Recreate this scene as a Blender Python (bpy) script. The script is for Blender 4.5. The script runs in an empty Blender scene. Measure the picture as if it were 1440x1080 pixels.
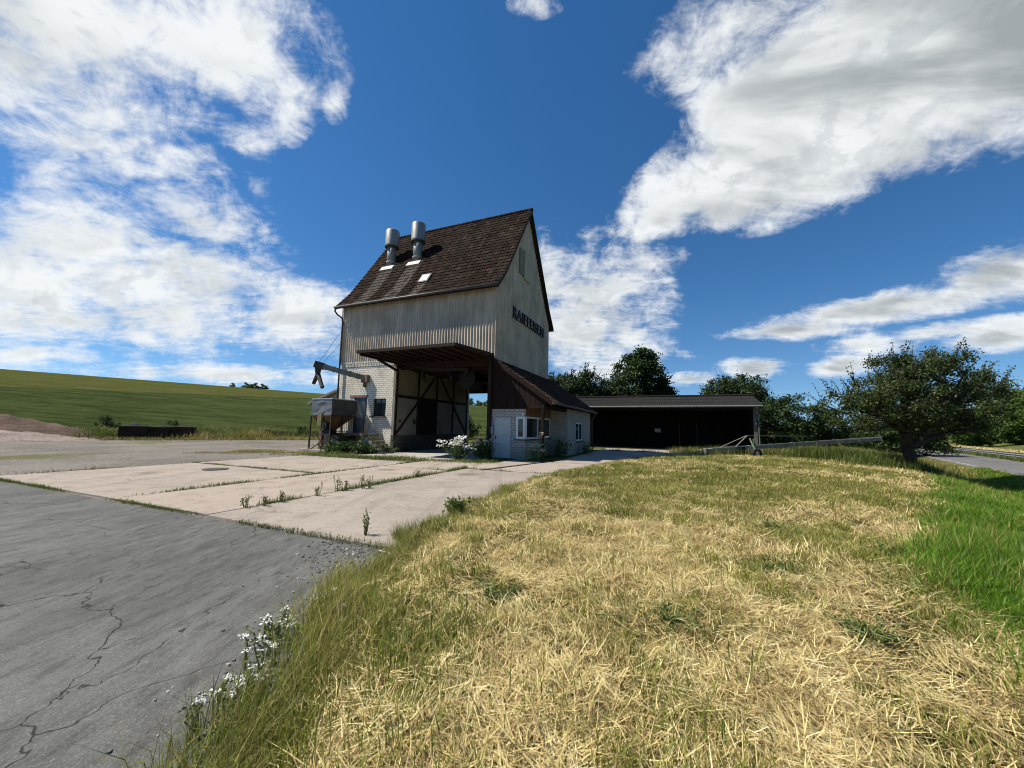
import bpy, math, random
import numpy as np
from mathutils import Vector, Matrix, Euler

scene = bpy.context.scene
COL = scene.collection
rng = np.random.default_rng(7)
random.seed(7)
R = math.radians

# ------------------------------------------------------------------ camera
CAM_H = 1.5241
cam_d = bpy.data.cameras.new('camera')
cam = bpy.data.objects.new('camera', cam_d)
COL.objects.link(cam)
cam_d.sensor_width = 36.0
cam_d.lens = 540.29 / 1440 * 36.0
cam_d.clip_start = 0.05
cam_d.clip_end = 4000
PITCH, ROLL = 0.11267, 0.0185
cam.location = (0, 0, CAM_H)
cam.rotation_euler = (Matrix.Rotation(math.pi / 2 + PITCH, 3, 'X') @ Matrix.Rotation(ROLL, 3, 'Z')).to_euler()
scene.camera = cam

# ------------------------------------------------------------------ sun, sky, exposure
TH = 0.4039                                           # heading of the grain store
UX = Vector((math.cos(TH), -math.sin(TH), 0))         # along its eaves, to the right
VY = Vector((math.sin(TH), math.cos(TH), 0))          # into its depth
O = Vector((-0.937, 19.23, 0))                        # its near right corner
SUN = (-0.56 * UX - 0.215 * VY + Vector((0, 0, 0.80))).normalized()
sun_d = bpy.data.lights.new('sun', 'SUN')
sun_d.energy = 5.0
sun_d.angle = R(0.5)
sun_d.color = (1.0, 0.93, 0.79)
sun = bpy.data.objects.new('sun', sun_d)
sun.rotation_euler = SUN.to_track_quat('Z', 'Y').to_euler()
sun.location = (-20, 0, 40)
COL.objects.link(sun)
scene.view_settings.view_transform = 'Standard'
scene.view_settings.look = 'None'
scene.view_settings.gamma = 1
scene.view_settings.use_curve_mapping = False
scene.view_settings.exposure = 0.55
scene.cycles.pixel_filter_type = 'BLACKMAN_HARRIS'
scene.cycles.filter_width = 1.05


class NT:
    """short-hand for building node trees"""
    def __init__(self, tree):
        self.t = tree
        tree.nodes.clear()

    def n(self, kind, ins=None, out=0, **props):
        nd = self.t.nodes.new(kind)
        for k, v in props.items():
            setattr(nd, k, v)
        for k, v in (ins or {}).items():
            s = nd.inputs[k]
            if isinstance(v, bpy.types.NodeSocket):
                self.t.links.new(v, s)
            else:
                if s.type == 'RGBA' and len(v) == 3:
                    v = (*v, 1)
                s.default_value = v
        return nd.outputs[out] if out is not None else nd

    def math(self, op, a, b=0.0, c=0.0, clamp=False):
        return self.n('ShaderNodeMath', {0: a, 1: b, 2: c}, operation=op, use_clamp=clamp)

    def vec(self, op, a, b=(0, 0, 0)):
        o = 1 if op in ('LENGTH', 'DOT_PRODUCT', 'DISTANCE') else 0
        return self.n('ShaderNodeVectorMath', {0: a, 1: b}, out=o, operation=op)

    def mix(self, f, a, b, blend='MIX'):
        nd = self.t.nodes.new('ShaderNodeMix')
        nd.data_type = 'RGBA'
        nd.blend_type = blend
        for s, v in ((nd.inputs[0], f), (nd.inputs[6], a), (nd.inputs[7], b)):
            if isinstance(v, bpy.types.NodeSocket):
                self.t.links.new(v, s)
            elif s.type == 'RGBA':
                s.default_value = (*v, 1) if len(v) == 3 else v
            else:
                s.default_value = v
        return nd.outputs[2]

    def noise(self, vec, scale, detail=4, rough=0.55, dist=0.0, out=0):
        return self.n('ShaderNodeTexNoise', {'Vector': vec, 'Scale': scale, 'Detail': detail, 'Roughness': rough, 'Distortion': dist}, out=out)

    def step(self, v, lo, hi):
        return self.n('ShaderNodeMapRange', {'Value': v, 'From Min': lo, 'From Max': hi, 'To Min': 0.0, 'To Max': 1.0}, interpolation_type='SMOOTHSTEP')

    def ramp(self, f, stops):
        nd = self.t.nodes.new('ShaderNodeValToRGB')
        el = nd.color_ramp.elements
        while len(el) < len(stops):
            el.new(0.5)
        for e, (p, c) in zip(el, stops):
            e.position = p
            e.color = (*c, 1) if len(c) == 3 else c
        self.t.links.new(f, nd.inputs[0])
        return nd.outputs[0]


world = bpy.data.worlds.new('World')
scene.world = world
world.use_nodes = True
SKY_ROT = math.atan2(SUN.x, SUN.y)


def pix_ray(x, y):
    """direction in which a point of the photograph lies (used for placing the clouds in the sky)"""
    a, b = x - 720, y - 540
    cr, sr = math.cos(ROLL), math.sin(ROLL)
    px, py = a * cr + b * sr, -a * sr + b * cr
    xx, up = px / 540.29, -py / 540.29
    c, s = math.cos(PITCH), math.sin(PITCH)
    return Vector((xx, c - up * s, s + up * c)).normalized()


# cloud: centre, half sizes, tilt in degrees, weight
CLOUDS = [
    (70, 40, 350, 190, 8, 1.08), (300, 50, 190, 130, 10, .90), (375, 110, 70, 120, 20, .72), (130, 205, 230, 60, 12, .78),
    (280, 235, 110, 60, 10, .60), (200, 395, 310, 130, 6, 1.0), (60, 420, 160, 120, 0, .95), (280, 310, 120, 80, 0, .85), (430, 450, 120, 70, 8, 1.0),
    (300, 525, 190, 18, 3, .95), (40, 495, 70, 20, 0, .8), (480, 530, 120, 22, 0, .8), (375, 322, 40, 34, 30, .62), (350, 370, 60, 22, -15, .72), (470, 140, 22, 34, 20, .62), (365, 270, 50, 36, 20, .55),
    (752, 4, 40, 24, 0, .72), (345, 200, 70, 40, 10, .6),
    (1240, 110, 330, 165, -24, 1.75), (1080, 240, 230, 85, -18, 1.4), (930, 310, 100, 48, -20, .9), (1390, 40, 240, 170, -20, 1.6), (990, 60, 90, 90, -25, .66), (1060, 20, 130, 90, -20, .8),
    (960, 210, 50, 26, -30, .58), (905, 90, 30, 26, 0, .5),
    (845, 425, 120, 100, 10, 1.0), (820, 470, 110, 55, 0, 1.0), (905, 365, 90, 46, -20, .72), (770, 400, 70, 80, 0, .85),
    (1270, 428, 310, 26, -13, 1.05), (1110, 464, 110, 17, -4, 1.0), (1430, 378, 150, 46, -20, 1.1), (1210, 485, 80, 18, -6, .8), (1360, 462, 170, 16, -10, .82), (1400, 472, 85, 26, -5, 1.0),
    (1180, 515, 56, 18, -8, 1.0), (1060, 517, 62, 18, -4, 1.05), (972, 533, 46, 11, -4, .9), (850, 522, 70, 20, -4, .95), (965, 498, 16, 9, 0, .6),
]


def build_world():
    g = NT(world.node_tree)
    d = g.n('ShaderNodeTexCoord', out='Generated') if False else g.n('ShaderNodeTexCoord', out=0)
    up = g.n('ShaderNodeVectorMath', {0: d, 1: (0, 0, .07)}, operation='ADD')
    sky = g.n('ShaderNodeTexSky', {'Vector': up}, sky_type='NISHITA', sun_disc=False, sun_elevation=math.asin(SUN.z),
              sun_rotation=SKY_ROT, air_density=1.0, dust_density=0.05, ozone_density=3.0, altitude=300)
    sky = g.n('ShaderNodeHueSaturation', {'Color': sky, 'Saturation': 1.27, 'Value': SKY_VALUE})
    sky = g.n('ShaderNodeGamma', {'Color': sky, 'Gamma': 1.0})
    m = None
    for (x, y, rx, ry, tilt, w) in CLOUDS:
        c = pix_ray(x, y)
        e1 = (pix_ray(x + 3, y) - pix_ray(x - 3, y)).normalized()
        e2 = c.cross(e1).normalized()
        e1 = e2.cross(c).normalized()
        t = R(tilt)                                   # positive: falls to the right in the picture
        a1 = e1 * math.cos(t) - e2 * math.sin(t) * (1 if e2.z > 0 else -1)
        a2 = c.cross(a1)
        rx, ry = rx * 1.15, ry * 1.15
        sx = (pix_ray(x + rx * .5, y) - pix_ray(x - rx * .5, y)).length
        sy = (pix_ray(x, y + ry * .5) - pix_ray(x, y - ry * .5)).length
        M = Matrix((a1, a2, c)).transposed()
        mp = g.n('ShaderNodeMapping', {'Vector': d, 'Location': c, 'Rotation': M.to_euler(), 'Scale': (sx, sy, max(sx, sy))}, vector_type='TEXTURE')
        v = g.n('ShaderNodeTexGradient', {'Vector': mp}, out=1, gradient_type='SPHERICAL')
        v = g.math('MULTIPLY', g.math('POWER', v, .7), w)
        m = v if m is None else g.math('MAXIMUM', m, v)
    sep = g.n('ShaderNodeSeparateXYZ', {0: d}, out=None)
    zz = g.math('ADD', g.math('MAXIMUM', sep.outputs[2], 0.0), 0.16)
    p = g.n('ShaderNodeCombineXYZ', {0: g.math('DIVIDE', sep.outputs[0], zz), 1: g.math('DIVIDE', sep.outputs[1], zz), 2: g.math('MULTIPLY', sep.outputs[2], 1.4)})
    n1 = g.noise(p, 2.6, 9, .62, .25)
    ps = g.n('ShaderNodeMapping', {'Vector': p, 'Rotation': (0, 0, R(35)), 'Scale': (1.0, 2.3, 1)})
    n2 = g.noise(ps, 5.5, 9, .66, .6)
    n3 = g.noise(d, 17.0, 10, .66, .5)
    dm = g.n('ShaderNodeMapping', {'Vector': d, 'Scale': (1, 1, 1.35)})
    n5 = g.noise(dm, 6.5, 10, .62, .4)
    n5s = g.noise(g.vec('ADD', dm, tuple(SUN * .035)), 6.5, 10, .62, .4)
    nn = g.math('ADD', g.math('MULTIPLY', n1, .20), g.math('ADD', g.math('MULTIPLY', n2, .22), g.math('ADD', g.math('MULTIPLY', n3, .30), g.math('MULTIPLY', n5, .44))))
    dens = g.math('ADD', g.math('MULTIPLY', m, 1.0), g.math('MULTIPLY', g.math('SUBTRACT', nn, .58), 3.6))
    alpha = g.step(dens, .17, .92)
    alpha = g.math('MULTIPLY', alpha, g.step(m, .0, .16))
    # inside a cloud: white tops and greyer thick cores
    thick = g.step(m, .45, .95)
    n4 = g.noise(ps, 1.9, 5, .55, .4)
    shade = g.math('MULTIPLY', thick, g.step(n4, .36, .66))
    right = g.step(sep.outputs[0], .0, .75)
    shade = g.math('MULTIPLY', shade, g.math('ADD', .42, g.math('MULTIPLY', right, .58)))
    cc = g.mix(shade, (6.3, 6.5, 6.6), (2.5, 2.75, 2.85))
    self_shade = g.step(g.math('SUBTRACT', n5, n5s), -.015, .085)  # cloud self-shading put into the colour, from a noise shift toward the sun
    cc = g.mix(g.math('MULTIPLY', g.math('MULTIPLY', self_shade, thick), .42), cc, (3.2, 3.55, 3.75))
    col = g.mix(g.math('MULTIPLY', alpha, .97), sky, cc)
    bg = g.n('ShaderNodeBackground', {'Color': col, 'Strength': 0.1})
    g.n('ShaderNodeOutputWorld', {0: bg}, out=None)


SKY_VALUE = 0.84
build_world()
# ------------------------------------------------------------------ mesh helpers
def smoothstep(a, b, x):
    t = np.clip((np.asarray(x, float) - a) / (b - a), 0, 1)
    return t * t * (3 - 2 * t)


def np_mesh(name, verts, faces_list, mat=None, uv=None, smooth=False):
    """verts (N,3); faces_list: list of (M,k) index arrays; uv: per-vertex (N,2) or None for box mapping in metres"""
    me = bpy.data.meshes.new(name)
    verts = np.asarray(verts, np.float32)
    loops = np.concatenate([f.ravel() for f in faces_list]).astype(np.int32)
    totals = np.concatenate([np.full(len(f), f.shape[1], np.int32) for f in faces_list])
    starts = np.concatenate([[0], np.cumsum(totals)[:-1]]).astype(np.int32)
    me.vertices.add(len(verts))
    me.vertices.foreach_set('co', verts.ravel())
    me.loops.add(len(loops))
    me.loops.foreach_set('vertex_index', loops)
    me.polygons.add(len(totals))
    me.polygons.foreach_set('loop_start', starts)
    me.polygons.foreach_set('loop_total', totals)
    if uv is not None:
        l = me.uv_layers.new(name='UVMap')
        l.data.foreach_set('uv', np.asarray(uv, np.float32)[loops].ravel())
    me.polygons.foreach_set('use_smooth', np.full(len(totals), bool(smooth)))
    me.update(calc_edges=True)
    if mat:
        me.materials.append(mat)
    return me


class MB:
    """collects shapes into one mesh"""
    def __init__(self):
        self.v, self.f, self.uv = [], [], []

    def add(self, verts, faces, uvs=None):
        b = len(self.v)
        self.v += [tuple(p) for p in verts]
        for i, f in enumerate(faces):
            self.f.append(tuple(b + k for k in f))
            self.uv.append(None if uvs is None else uvs[i])
        return self

    def box(self, x0, x1, y0, y1, z0, z1):
        vs = [(x, y, z) for z in (z0, z1) for y in (y0, y1) for x in (x0, x1)]
        return self.add(vs, [(0, 2, 3, 1), (4, 5, 7, 6), (0, 1, 5, 4), (2, 6, 7, 3), (0, 4, 6, 2), (1, 3, 7, 5)])

    def bar(self, a, b, w, h, up=(0, 0, 1)):
        """square bar from a to b, w sideways, h along up"""
        a, b, up = Vector(a), Vector(b), Vector(up)
        t = (b - a).normalized()
        s = t.cross(up)
        if s.length < 1e-4:
            s = t.cross(Vector((1, 0, 0)))
        s.normalize()
        u = s.cross(t).normalized()
        vs = []
        for p in (a, b):
            for i, j in ((-1, -1), (1, -1), (1, 1), (-1, 1)):
                vs.append(p + s * (w / 2 * i) + u * (h / 2 * j))
        return self.add(vs, [(0, 1, 2, 3), (7, 6, 5, 4), (0, 4, 5, 1), (1, 5, 6, 2), (2, 6, 7, 3), (3, 7, 4, 0)])

    def tube(self, pts, r, n=10, cap=True, hollow=None):
        pts = [Vector(p) for p in pts]
        rs = r if isinstance(r, (list, tuple)) else [r] * len(pts)
        vs, fs = [], []
        ref = None
        for i, p in enumerate(pts):
            t = ((pts[min(i + 1, len(pts) - 1)] - p).normalized() + (p - pts[max(i - 1, 0)]).normalized())
            t.normalize()
            if ref is None:
                ref = Vector((0, 0, 1)) if abs(t.z) < .9 else Vector((1, 0, 0))
            s = t.cross(ref).normalized()
            u = s.cross(t).normalized()
            ref = u
            for k in range(n):
                a = 2 * math.pi * k / n
                vs.append(p + (s * math.cos(a) + u * math.sin(a)) * rs[i])
        for i in range(len(pts) - 1):
            for k in range(n):
                fs.append((i * n + k, i * n + (k + 1) % n, (i + 1) * n + (k + 1) % n, (i + 1) * n + k))
        if cap:
            fs.append(tuple(range(n))[::-1])
            fs.append(tuple((len(pts) - 1) * n + k for k in range(n)))
        return self.add(vs, fs)

    def prism(self, poly, y0, y1, axis='y'):
        """poly of 2-D points (counter-clockwise), pushed out along an axis"""
        def P(a, b, c):
            return {'y': (a, c, b), 'x': (c, a, b), 'z': (a, b, c)}[axis]
        n = len(poly)
        vs = [P(a, b, y0) for a, b in poly] + [P(a, b, y1) for a, b in poly]
        fs = [tuple(range(n)), tuple(range(2 * n - 1, n - 1, -1))] + [(i, n + i, n + (i + 1) % n, (i + 1) % n) for i in range(n)]
        return self.add(vs, fs)

    def panel(self, plane, a0, a1, b0, b1, d0, d1, holes=()):
        """wall slab with openings; plane 'xz' (depth along y) or 'yz' (depth along x)"""
        def P(a, b, d):
            return (a, d, b) if plane == 'xz' else (d, a, b)
        A = sorted({a0, a1, *[h[0] for h in holes], *[h[1] for h in holes]})
        B = sorted({b0, b1, *[h[2] for h in holes], *[h[3] for h in holes]})
        A = [a for a in A if a0 <= a <= a1]
        B = [b for b in B if b0 <= b <= b1]

        def solid(i, j):
            if i < 0 or j < 0 or i >= len(A) - 1 or j >= len(B) - 1:
                return False
            ca, cb = (A[i] + A[i + 1]) / 2, (B[j] + B[j + 1]) / 2
            return not any(h[0] < ca < h[1] and h[2] < cb < h[3] for h in holes)
        for i in range(len(A) - 1):
            for j in range(len(B) - 1):
                if not solid(i, j):
                    continue
                p, q, r, s = A[i], A[i + 1], B[j], B[j + 1]
                self.add([P(p, r, d0), P(q, r, d0), P(q, s, d0), P(p, s, d0)], [(0, 1, 2, 3)])
                self.add([P(p, r, d1), P(q, r, d1), P(q, s, d1), P(p, s, d1)], [(3, 2, 1, 0)])
                for di, dj, e in ((-1, 0, ((p, s), (p, r))), (1, 0, ((q, r), (q, s))), (0, -1, ((p, r), (q, r))), (0, 1, ((q, s), (p, s)))):
                    if not solid(i + di, j + dj):
                        (x1, z1), (x2, z2) = e
                        self.add([P(x1, z1, d0), P(x1, z1, d1), P(x2, z2, d1), P(x2, z2, d0)], [(0, 1, 2, 3)])
        return self

    def mesh(self, name, mat=None, smooth=False):
        me = bpy.data.meshes.new(name)
        me.from_pydata(self.v, [], self.f)
        # make the normals face outward where the piece is closed
        import bmesh
        bm = bmesh.new()
        bm.from_mesh(me)
        lay = bm.loops.layers.uv.new('UVMap')
        bm.faces.ensure_lookup_table()
        for i, f in enumerate(bm.faces):
            q = self.uv[i] if i < len(self.uv) else None
            if q is not None:
                for l, c in zip(f.loops, q):
                    l[lay].uv = c
            else:
                n = f.normal
                ax = max(range(3), key=lambda k: abs(n[k]))
                for l in f.loops:
                    c = l.vert.co
                    l[lay].uv = ((c.y, c.z), (c.x, c.z), (c.x, c.y))[ax]
        bmesh.ops.recalc_face_normals(bm, faces=bm.faces)
        if smooth:
            for f in bm.faces:
                f.smooth = len(f.verts) == 4
        bm.to_mesh(me)
        bm.free()
        if mat:
            me.materials.append(mat)
        return me

    def build(self, name, mat=None, parent=None, smooth=False, bevel=0):
        o = link(name, self.mesh(name, mat, smooth), parent)
        if bevel:
            b = o.modifiers.new('bevel', 'BEVEL')
            b.width = bevel
            b.segments = 2
            b.limit_method = 'ANGLE'
        return o


def link(name, me, parent=None, loc=None):
    o = bpy.data.objects.new(name, me)
    COL.objects.link(o)
    if parent:
        o.parent = parent
    if loc is not None:
        o.location = loc
    return o


def tag(o, label, cat, group=None, kind=None):
    o['label'] = label
    o['category'] = cat
    if group:
        o['group'] = group
    if kind:
        o['kind'] = kind
    return o


def thing(name, label, cat, loc=(0, 0, 0), rz=0.0, group=None):
    o = bpy.data.objects.new(name, None)
    o.empty_display_size = .3
    COL.objects.link(o)
    o.location = loc
    o.rotation_euler = (0, 0, rz)
    return tag(o, label, cat, group)


def copy_tree(o, loc=None, rz=None, scale=None, label=None, parent=None):
    c = o.copy()
    COL.objects.link(c)
    if parent:
        c.parent = parent
    if loc is not None:
        c.location = loc
    if rz is not None:
        c.rotation_euler = (0, 0, rz)
    if scale is not None:
        c.scale = scale
    if label:
        c['label'] = label
    for ch in list(o.children):
        copy_tree(ch, parent=c)
    return c


def structure(name, me):
    o = link(name, me)
    o['kind'] = 'structure'
    return o


# ------------------------------------------------------------------ materials
MATS = {}


def mat(name, fn, rough=.8, **kw):
    if name in MATS:
        return MATS[name]
    m = bpy.data.materials.new(name)
    m.use_nodes = True
    g = NT(m.node_tree)
    col, bump, extra = fn(g)
    ins = {'Base Color': col, 'Roughness': rough, 'Specular IOR Level': kw.get('spec', .2), 'Metallic': kw.get('metal', 0.0)}
    if bump is not None:
        ins['Normal'] = g.n('ShaderNodeBump', {'Height': bump, 'Strength': kw.get('bump', .5), 'Distance': kw.get('dist', .02)})
    if extra:
        ins.update(extra)
    b = g.n('ShaderNodeBsdfPrincipled', ins)
    sh = b
    if kw.get('translucent'):
        t = g.n('ShaderNodeBsdfTranslucent', {'Color': kw['tcol'](g) if 'tcol' in kw else col})
        sh = g.n('ShaderNodeMixShader', {0: kw['translucent'], 1: b, 2: t})
    g.n('ShaderNodeOutputMaterial', {0: sh}, out=None)
    MATS[name] = m
    return m


def UVc(g):
    return g.n('ShaderNodeTexCoord', out=2)


def OBJc(g):
    return g.n('ShaderNodeTexCoord', out=3)


def POS(g):
    return g.n('ShaderNodeNewGeometry', out=0)


def ISLAND(g):
    nd = g.n('ShaderNodeNewGeometry', out=None)
    return nd.outputs['Random Per Island']


def plain(name, c, rough=.6, var=.25, scale=3.0, metal=0.0, dirt=None, spec=.3, bump=.15):
    """a plain colour with grime and small unevenness"""
    def fn(g):
        p = OBJc(g)
        n = g.noise(p, scale, 6, .62)
        f = g.noise(p, scale * 14, 3, .6)
        lo = tuple(x * (1 - var) for x in c)
        hi = tuple(min(1, x * (1 + var * .5)) for x in c)
        col = g.mix(g.step(n, .3, .7), lo, hi)
        if dirt:
            col = g.mix(g.math('MULTIPLY', g.step(g.noise(p, scale * 2.3, 7, .7), .5, .72), .75), col, dirt)
        return col, g.math('ADD', n, g.math('MULTIPLY', f, .3)), None
    return mat(name, fn, rough, metal=metal, spec=spec, bump=bump)


def m_brick(name='white_brick', tone=(.84, .775, .655)):
    def fn(g):
        uv = UVc(g)
        nd = g.n('ShaderNodeTexBrick', {'Vector': uv, 'Color1': tone, 'Color2': tuple(x * .86 for x in tone), 'Mortar': tuple(x * .30 for x in tone), 'Scale': 1.0,
                                        'Mortar Size': .009, 'Mortar Smooth': .25, 'Brick Width': .26, 'Row Height': .115}, out=None)
        nd.offset = .5
        col, fac = nd.outputs[0], nd.outputs[1]
        p = OBJc(g)
        st = g.step(g.noise(p, 1.3, 7, .68), .46, .74)
        col = g.mix(g.math('MULTIPLY', st, .55), col, (.27, .24, .19))
        z = g.n('ShaderNodeSeparateXYZ', {0: p}, out=2)
        low = g.math('MULTIPLY', g.step(g.math('ADD', z, g.math('MULTIPLY', g.noise(p, 2.5, 5, .6), .8)), 1.25, .3), .6)
        col = g.mix(low, col, (.22, .21, .15))
        col = g.mix(g.math('MULTIPLY', g.step(g.noise(p, 26, 3, .7), .55, .75), .35), col, (.33, .30, .25))
        h = g.math('SUBTRACT', g.math('MULTIPLY', g.noise(p, 30, 4, .6), .3), fac)
        return col, h, None
    return mat(name, fn, .85, bump=.8, dist=.015)


def m_cladding(name='fibre_cement_sheet', k=1.0):
    def fn(g):
        p = OBJc(g)
        mp = g.n('ShaderNodeMapping', {'Vector': p, 'Scale': (1, 1, .12)})
        n = g.noise(mp, 3.5, 7, .66)
        n2 = g.noise(p, .6, 5, .6)
        col = g.mix(g.step(n, .35, .7), (.325 * k, .270 * k, .205 * k), (.44 * k, .372 * k, .295 * k))
        col = g.mix(g.math('MULTIPLY', g.step(n2, .42, .68), .6), col, (.215 * k, .185 * k, .145 * k))
        vor = g.n('ShaderNodeTexVoronoi', {'Vector': p, 'Scale': 3.2}, out=0)
        spot = g.math('MULTIPLY', g.step(vor, .12, .03), .7)
        col = g.mix(spot, col, (.13, .115, .09))
        fine = g.step(g.noise(p, 38, 4, .75), .56, .74)
        col = g.mix(g.math('MULTIPLY', fine, .5), col, (.22, .195, .15))
        return col, g.noise(p, 40, 3, .6), None
    return mat(name, fn, .85, bump=.15, dist=.01)


def m_tiles(name, a, b, c, moss=.5):
    """one random tone per roof tile (uv in metres: u along the eave, v up the slope)"""
    def fn(g):
        uv = UVc(g)
        cell = g.vec('FLOOR', g.n('ShaderNodeMapping', {'Vector': uv, 'Scale': (1 / .235, 1 / .33, 1)}))
        w = g.n('ShaderNodeTexWhiteNoise', {'Vector': cell}, out=0, noise_dimensions='3D')
        col = g.ramp(w, [(0, a), (.6, b), (.95, c), (1, tuple(x * 1.6 for x in c))])
        p = OBJc(g)
        big = g.step(g.noise(p, .9, 6, .65), .42, .68)
        col = g.mix(g.math('MULTIPLY', big, moss), col, (.045, .04, .032))
        li = g.step(g.noise(p, 15, 5, .78), .54, .68)
        col = g.mix(g.math('MULTIPLY', li, .50), col, (.095, .072, .058))
        # paler washed strips below the zinc collars of the two vents
        s = g.n('ShaderNodeSeparateXYZ', {0: uv}, out=None)
        u, v = s.outputs[0], s.outputs[1]
        strip = None
        for (x0, x1, v1) in ((-9.35, -8.35, 4.2), (-7.2, -6.2, 4.2), (-5.3, -4.7, 1.7)):
            q = g.math('MULTIPLY', g.step(u, x0 - .06, x0 + .08), g.step(u, x1 + .06, x1 - .08))
            q = g.math('MULTIPLY', q, g.step(v, v1 + .1, v1 - .1))
            strip = q if strip is None else g.math('MAXIMUM', strip, q)
        if name == 'main_roof_tiles':
            e = g.step(g.noise(g.n('ShaderNodeMapping', {'Vector': uv, 'Scale': (7, .8, 1)}), 1.5, 5, .7), .34, .58)
            col = g.mix(g.math('MULTIPLY', g.math('MULTIPLY', strip, e), .45), col, (.22, .195, .17))
        return col, g.noise(p, 30, 4, .6), None
    return mat(name, fn, .95, bump=.3, dist=.01, spec=.06)


def m_wood(name, a, b, plank=.14, along='z', var=.5):
    def fn(g):
        p = OBJc(g)
        sc = {'z': (9, 9, .5), 'x': (.5, 9, 9), 'y': (9, .5, 9)}[along]
        n = g.noise(g.n('ShaderNodeMapping', {'Vector': p, 'Scale': sc}), 1.6, 7, .65)
        col = g.mix(g.step(n, .3, .7), a, b)
        n2 = g.step(g.noise(p, 1.7, 4, .6), .4, .7)
        col = g.mix(g.math('MULTIPLY', n2, var), col, tuple(x * .5 for x in a))
        return col, n, None
    return mat(name, fn, .8, bump=.5, dist=.01)


def m_glass(name, c=(.02, .025, .025)):
    def fn(g):
        return g.mix(g.step(g.noise(OBJc(g), 2, 3, .5), .3, .7), c, tuple(x * 1.6 for x in c)), None, None
    return mat(name, fn, .06, spec=.6)


def m_leaf(name, stops, trans=.3, rough=.55, patch=.25, pscale=.8):
    def fn(g):
        r = ISLAND(g)
        n = g.step(g.noise(POS(g), pscale, 4, .65), .3, .7)
        f = g.math('ADD', g.math('MULTIPLY', r, 1 - patch), g.math('MULTIPLY', n, patch), clamp=True)
        return g.ramp(f, stops), None, None
    return mat(name, fn, rough, translucent=trans, spec=.25)
# ------------------------------------------------------------------ terrain
LE_Y = np.array([-9, 1.9, 2.4, 3.1, 4.3, 5.2, 7.3, 12.5, 20.8, 24, 30.0])
LE_X = np.array([-1.05, -1.16, -1.32, -1.38, -1.40, -1.38, -.87, 1.18, 6.9, 9.6, 13.5])
RE_Y = np.array([-9, 2.5, 3.3, 4.6, 9.7, 14.2, 18.5, 30.0])
RE_X = np.array([1.2, 3.35, 3.85, 4.95, 10.7, 15.8, 20.5, 34.0])


def left_edge(y):
    return np.interp(y, LE_Y, LE_X) + .10 * np.sin(np.asarray(y) * 3.1) + .06 * np.sin(np.asarray(y) * 7.7 + 1)


def right_edge(y):
    return np.interp(y, RE_Y, RE_X) + .12 * np.sin(np.asarray(y) * 2.3 + 2)


def road_r(x, y):
    return (x - 25.6) * .788 - (y - 19.5) * .615


def field_d(x, y):
    ym = 150 - 18 * np.log1p(np.exp(np.clip((150 - y) / 18, -40, 40)))      # the crest of the hill
    return (x + 36) * -.508 + (ym - 28) * .861


def H(x, y):
    x, y = np.asarray(x, float), np.asarray(y, float)
    r = road_r(x, y)
    z = -.80 * smoothstep(-5.6, -2.0, r) + .30 * smoothstep(-1.6, -.2, r) + 15 * smoothstep(14, 80, r) + .1 * smoothstep(5, 9, r)
    d = field_d(x, y)
    f = .115 * np.where(d > 0, np.sqrt(d * d + 9) - 3, 0)
    z = z + f * smoothstep(-12, -48, r)
    b = (x - left_edge(y)) * .9
    bank = .09 * smoothstep(0, .55, b) * smoothstep(-5.6, -7.5, r) * smoothstep(27, 23, y)
    lump = .018 * (np.sin(x * 2.1 + 1.3 * y) + np.sin(x * 1.1 - 2.7 * y + 2))
    return z + bank + lump * smoothstep(.2, .9, b) * smoothstep(27, 22, y) * smoothstep(40, 30, x)


def grid_mesh(name, xs, ys, zf, m, keep=None):
    X, Y = np.meshgrid(xs, ys)
    V = np.stack([X, Y, zf(X, Y)], -1).reshape(-1, 3)
    nx, ny = len(xs), len(ys)
    i = (np.arange(ny - 1)[:, None] * nx + np.arange(nx - 1)[None]).ravel()
    F = np.stack([i, i + 1, i + nx + 1, i + nx], -1)
    if keep is not None:
        c = V[F].mean(1)
        F = F[keep(c[:, 0], c[:, 1])]
        used = np.unique(F)
        mp = np.zeros(len(V), int)
        mp[used] = np.arange(len(used))
        V, F = V[used], mp[F]
    return np_mesh(name, V, [F], m, uv=V[:, :2], smooth=True)


def loc2w(x, v):
    p = O + UX * x + VY * v
    return (p.x, p.y)


def m_ground():
    def fn(g):
        p = POS(g)
        n = g.noise(p, .35, 7, .62)
        n2 = g.noise(p, 5, 5, .65)
        col = g.mix(g.step(n, .35, .65), (.050, .085, .018), (.115, .115, .040))
        col = g.mix(g.math('MULTIPLY', g.step(n2, .45, .7), .6), col, (.15, .13, .07))
        return col, g.noise(p, 14, 5, .7), None
    return mat('meadow_soil', fn, 1.0, bump=.8, dist=.05, spec=0)


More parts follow.
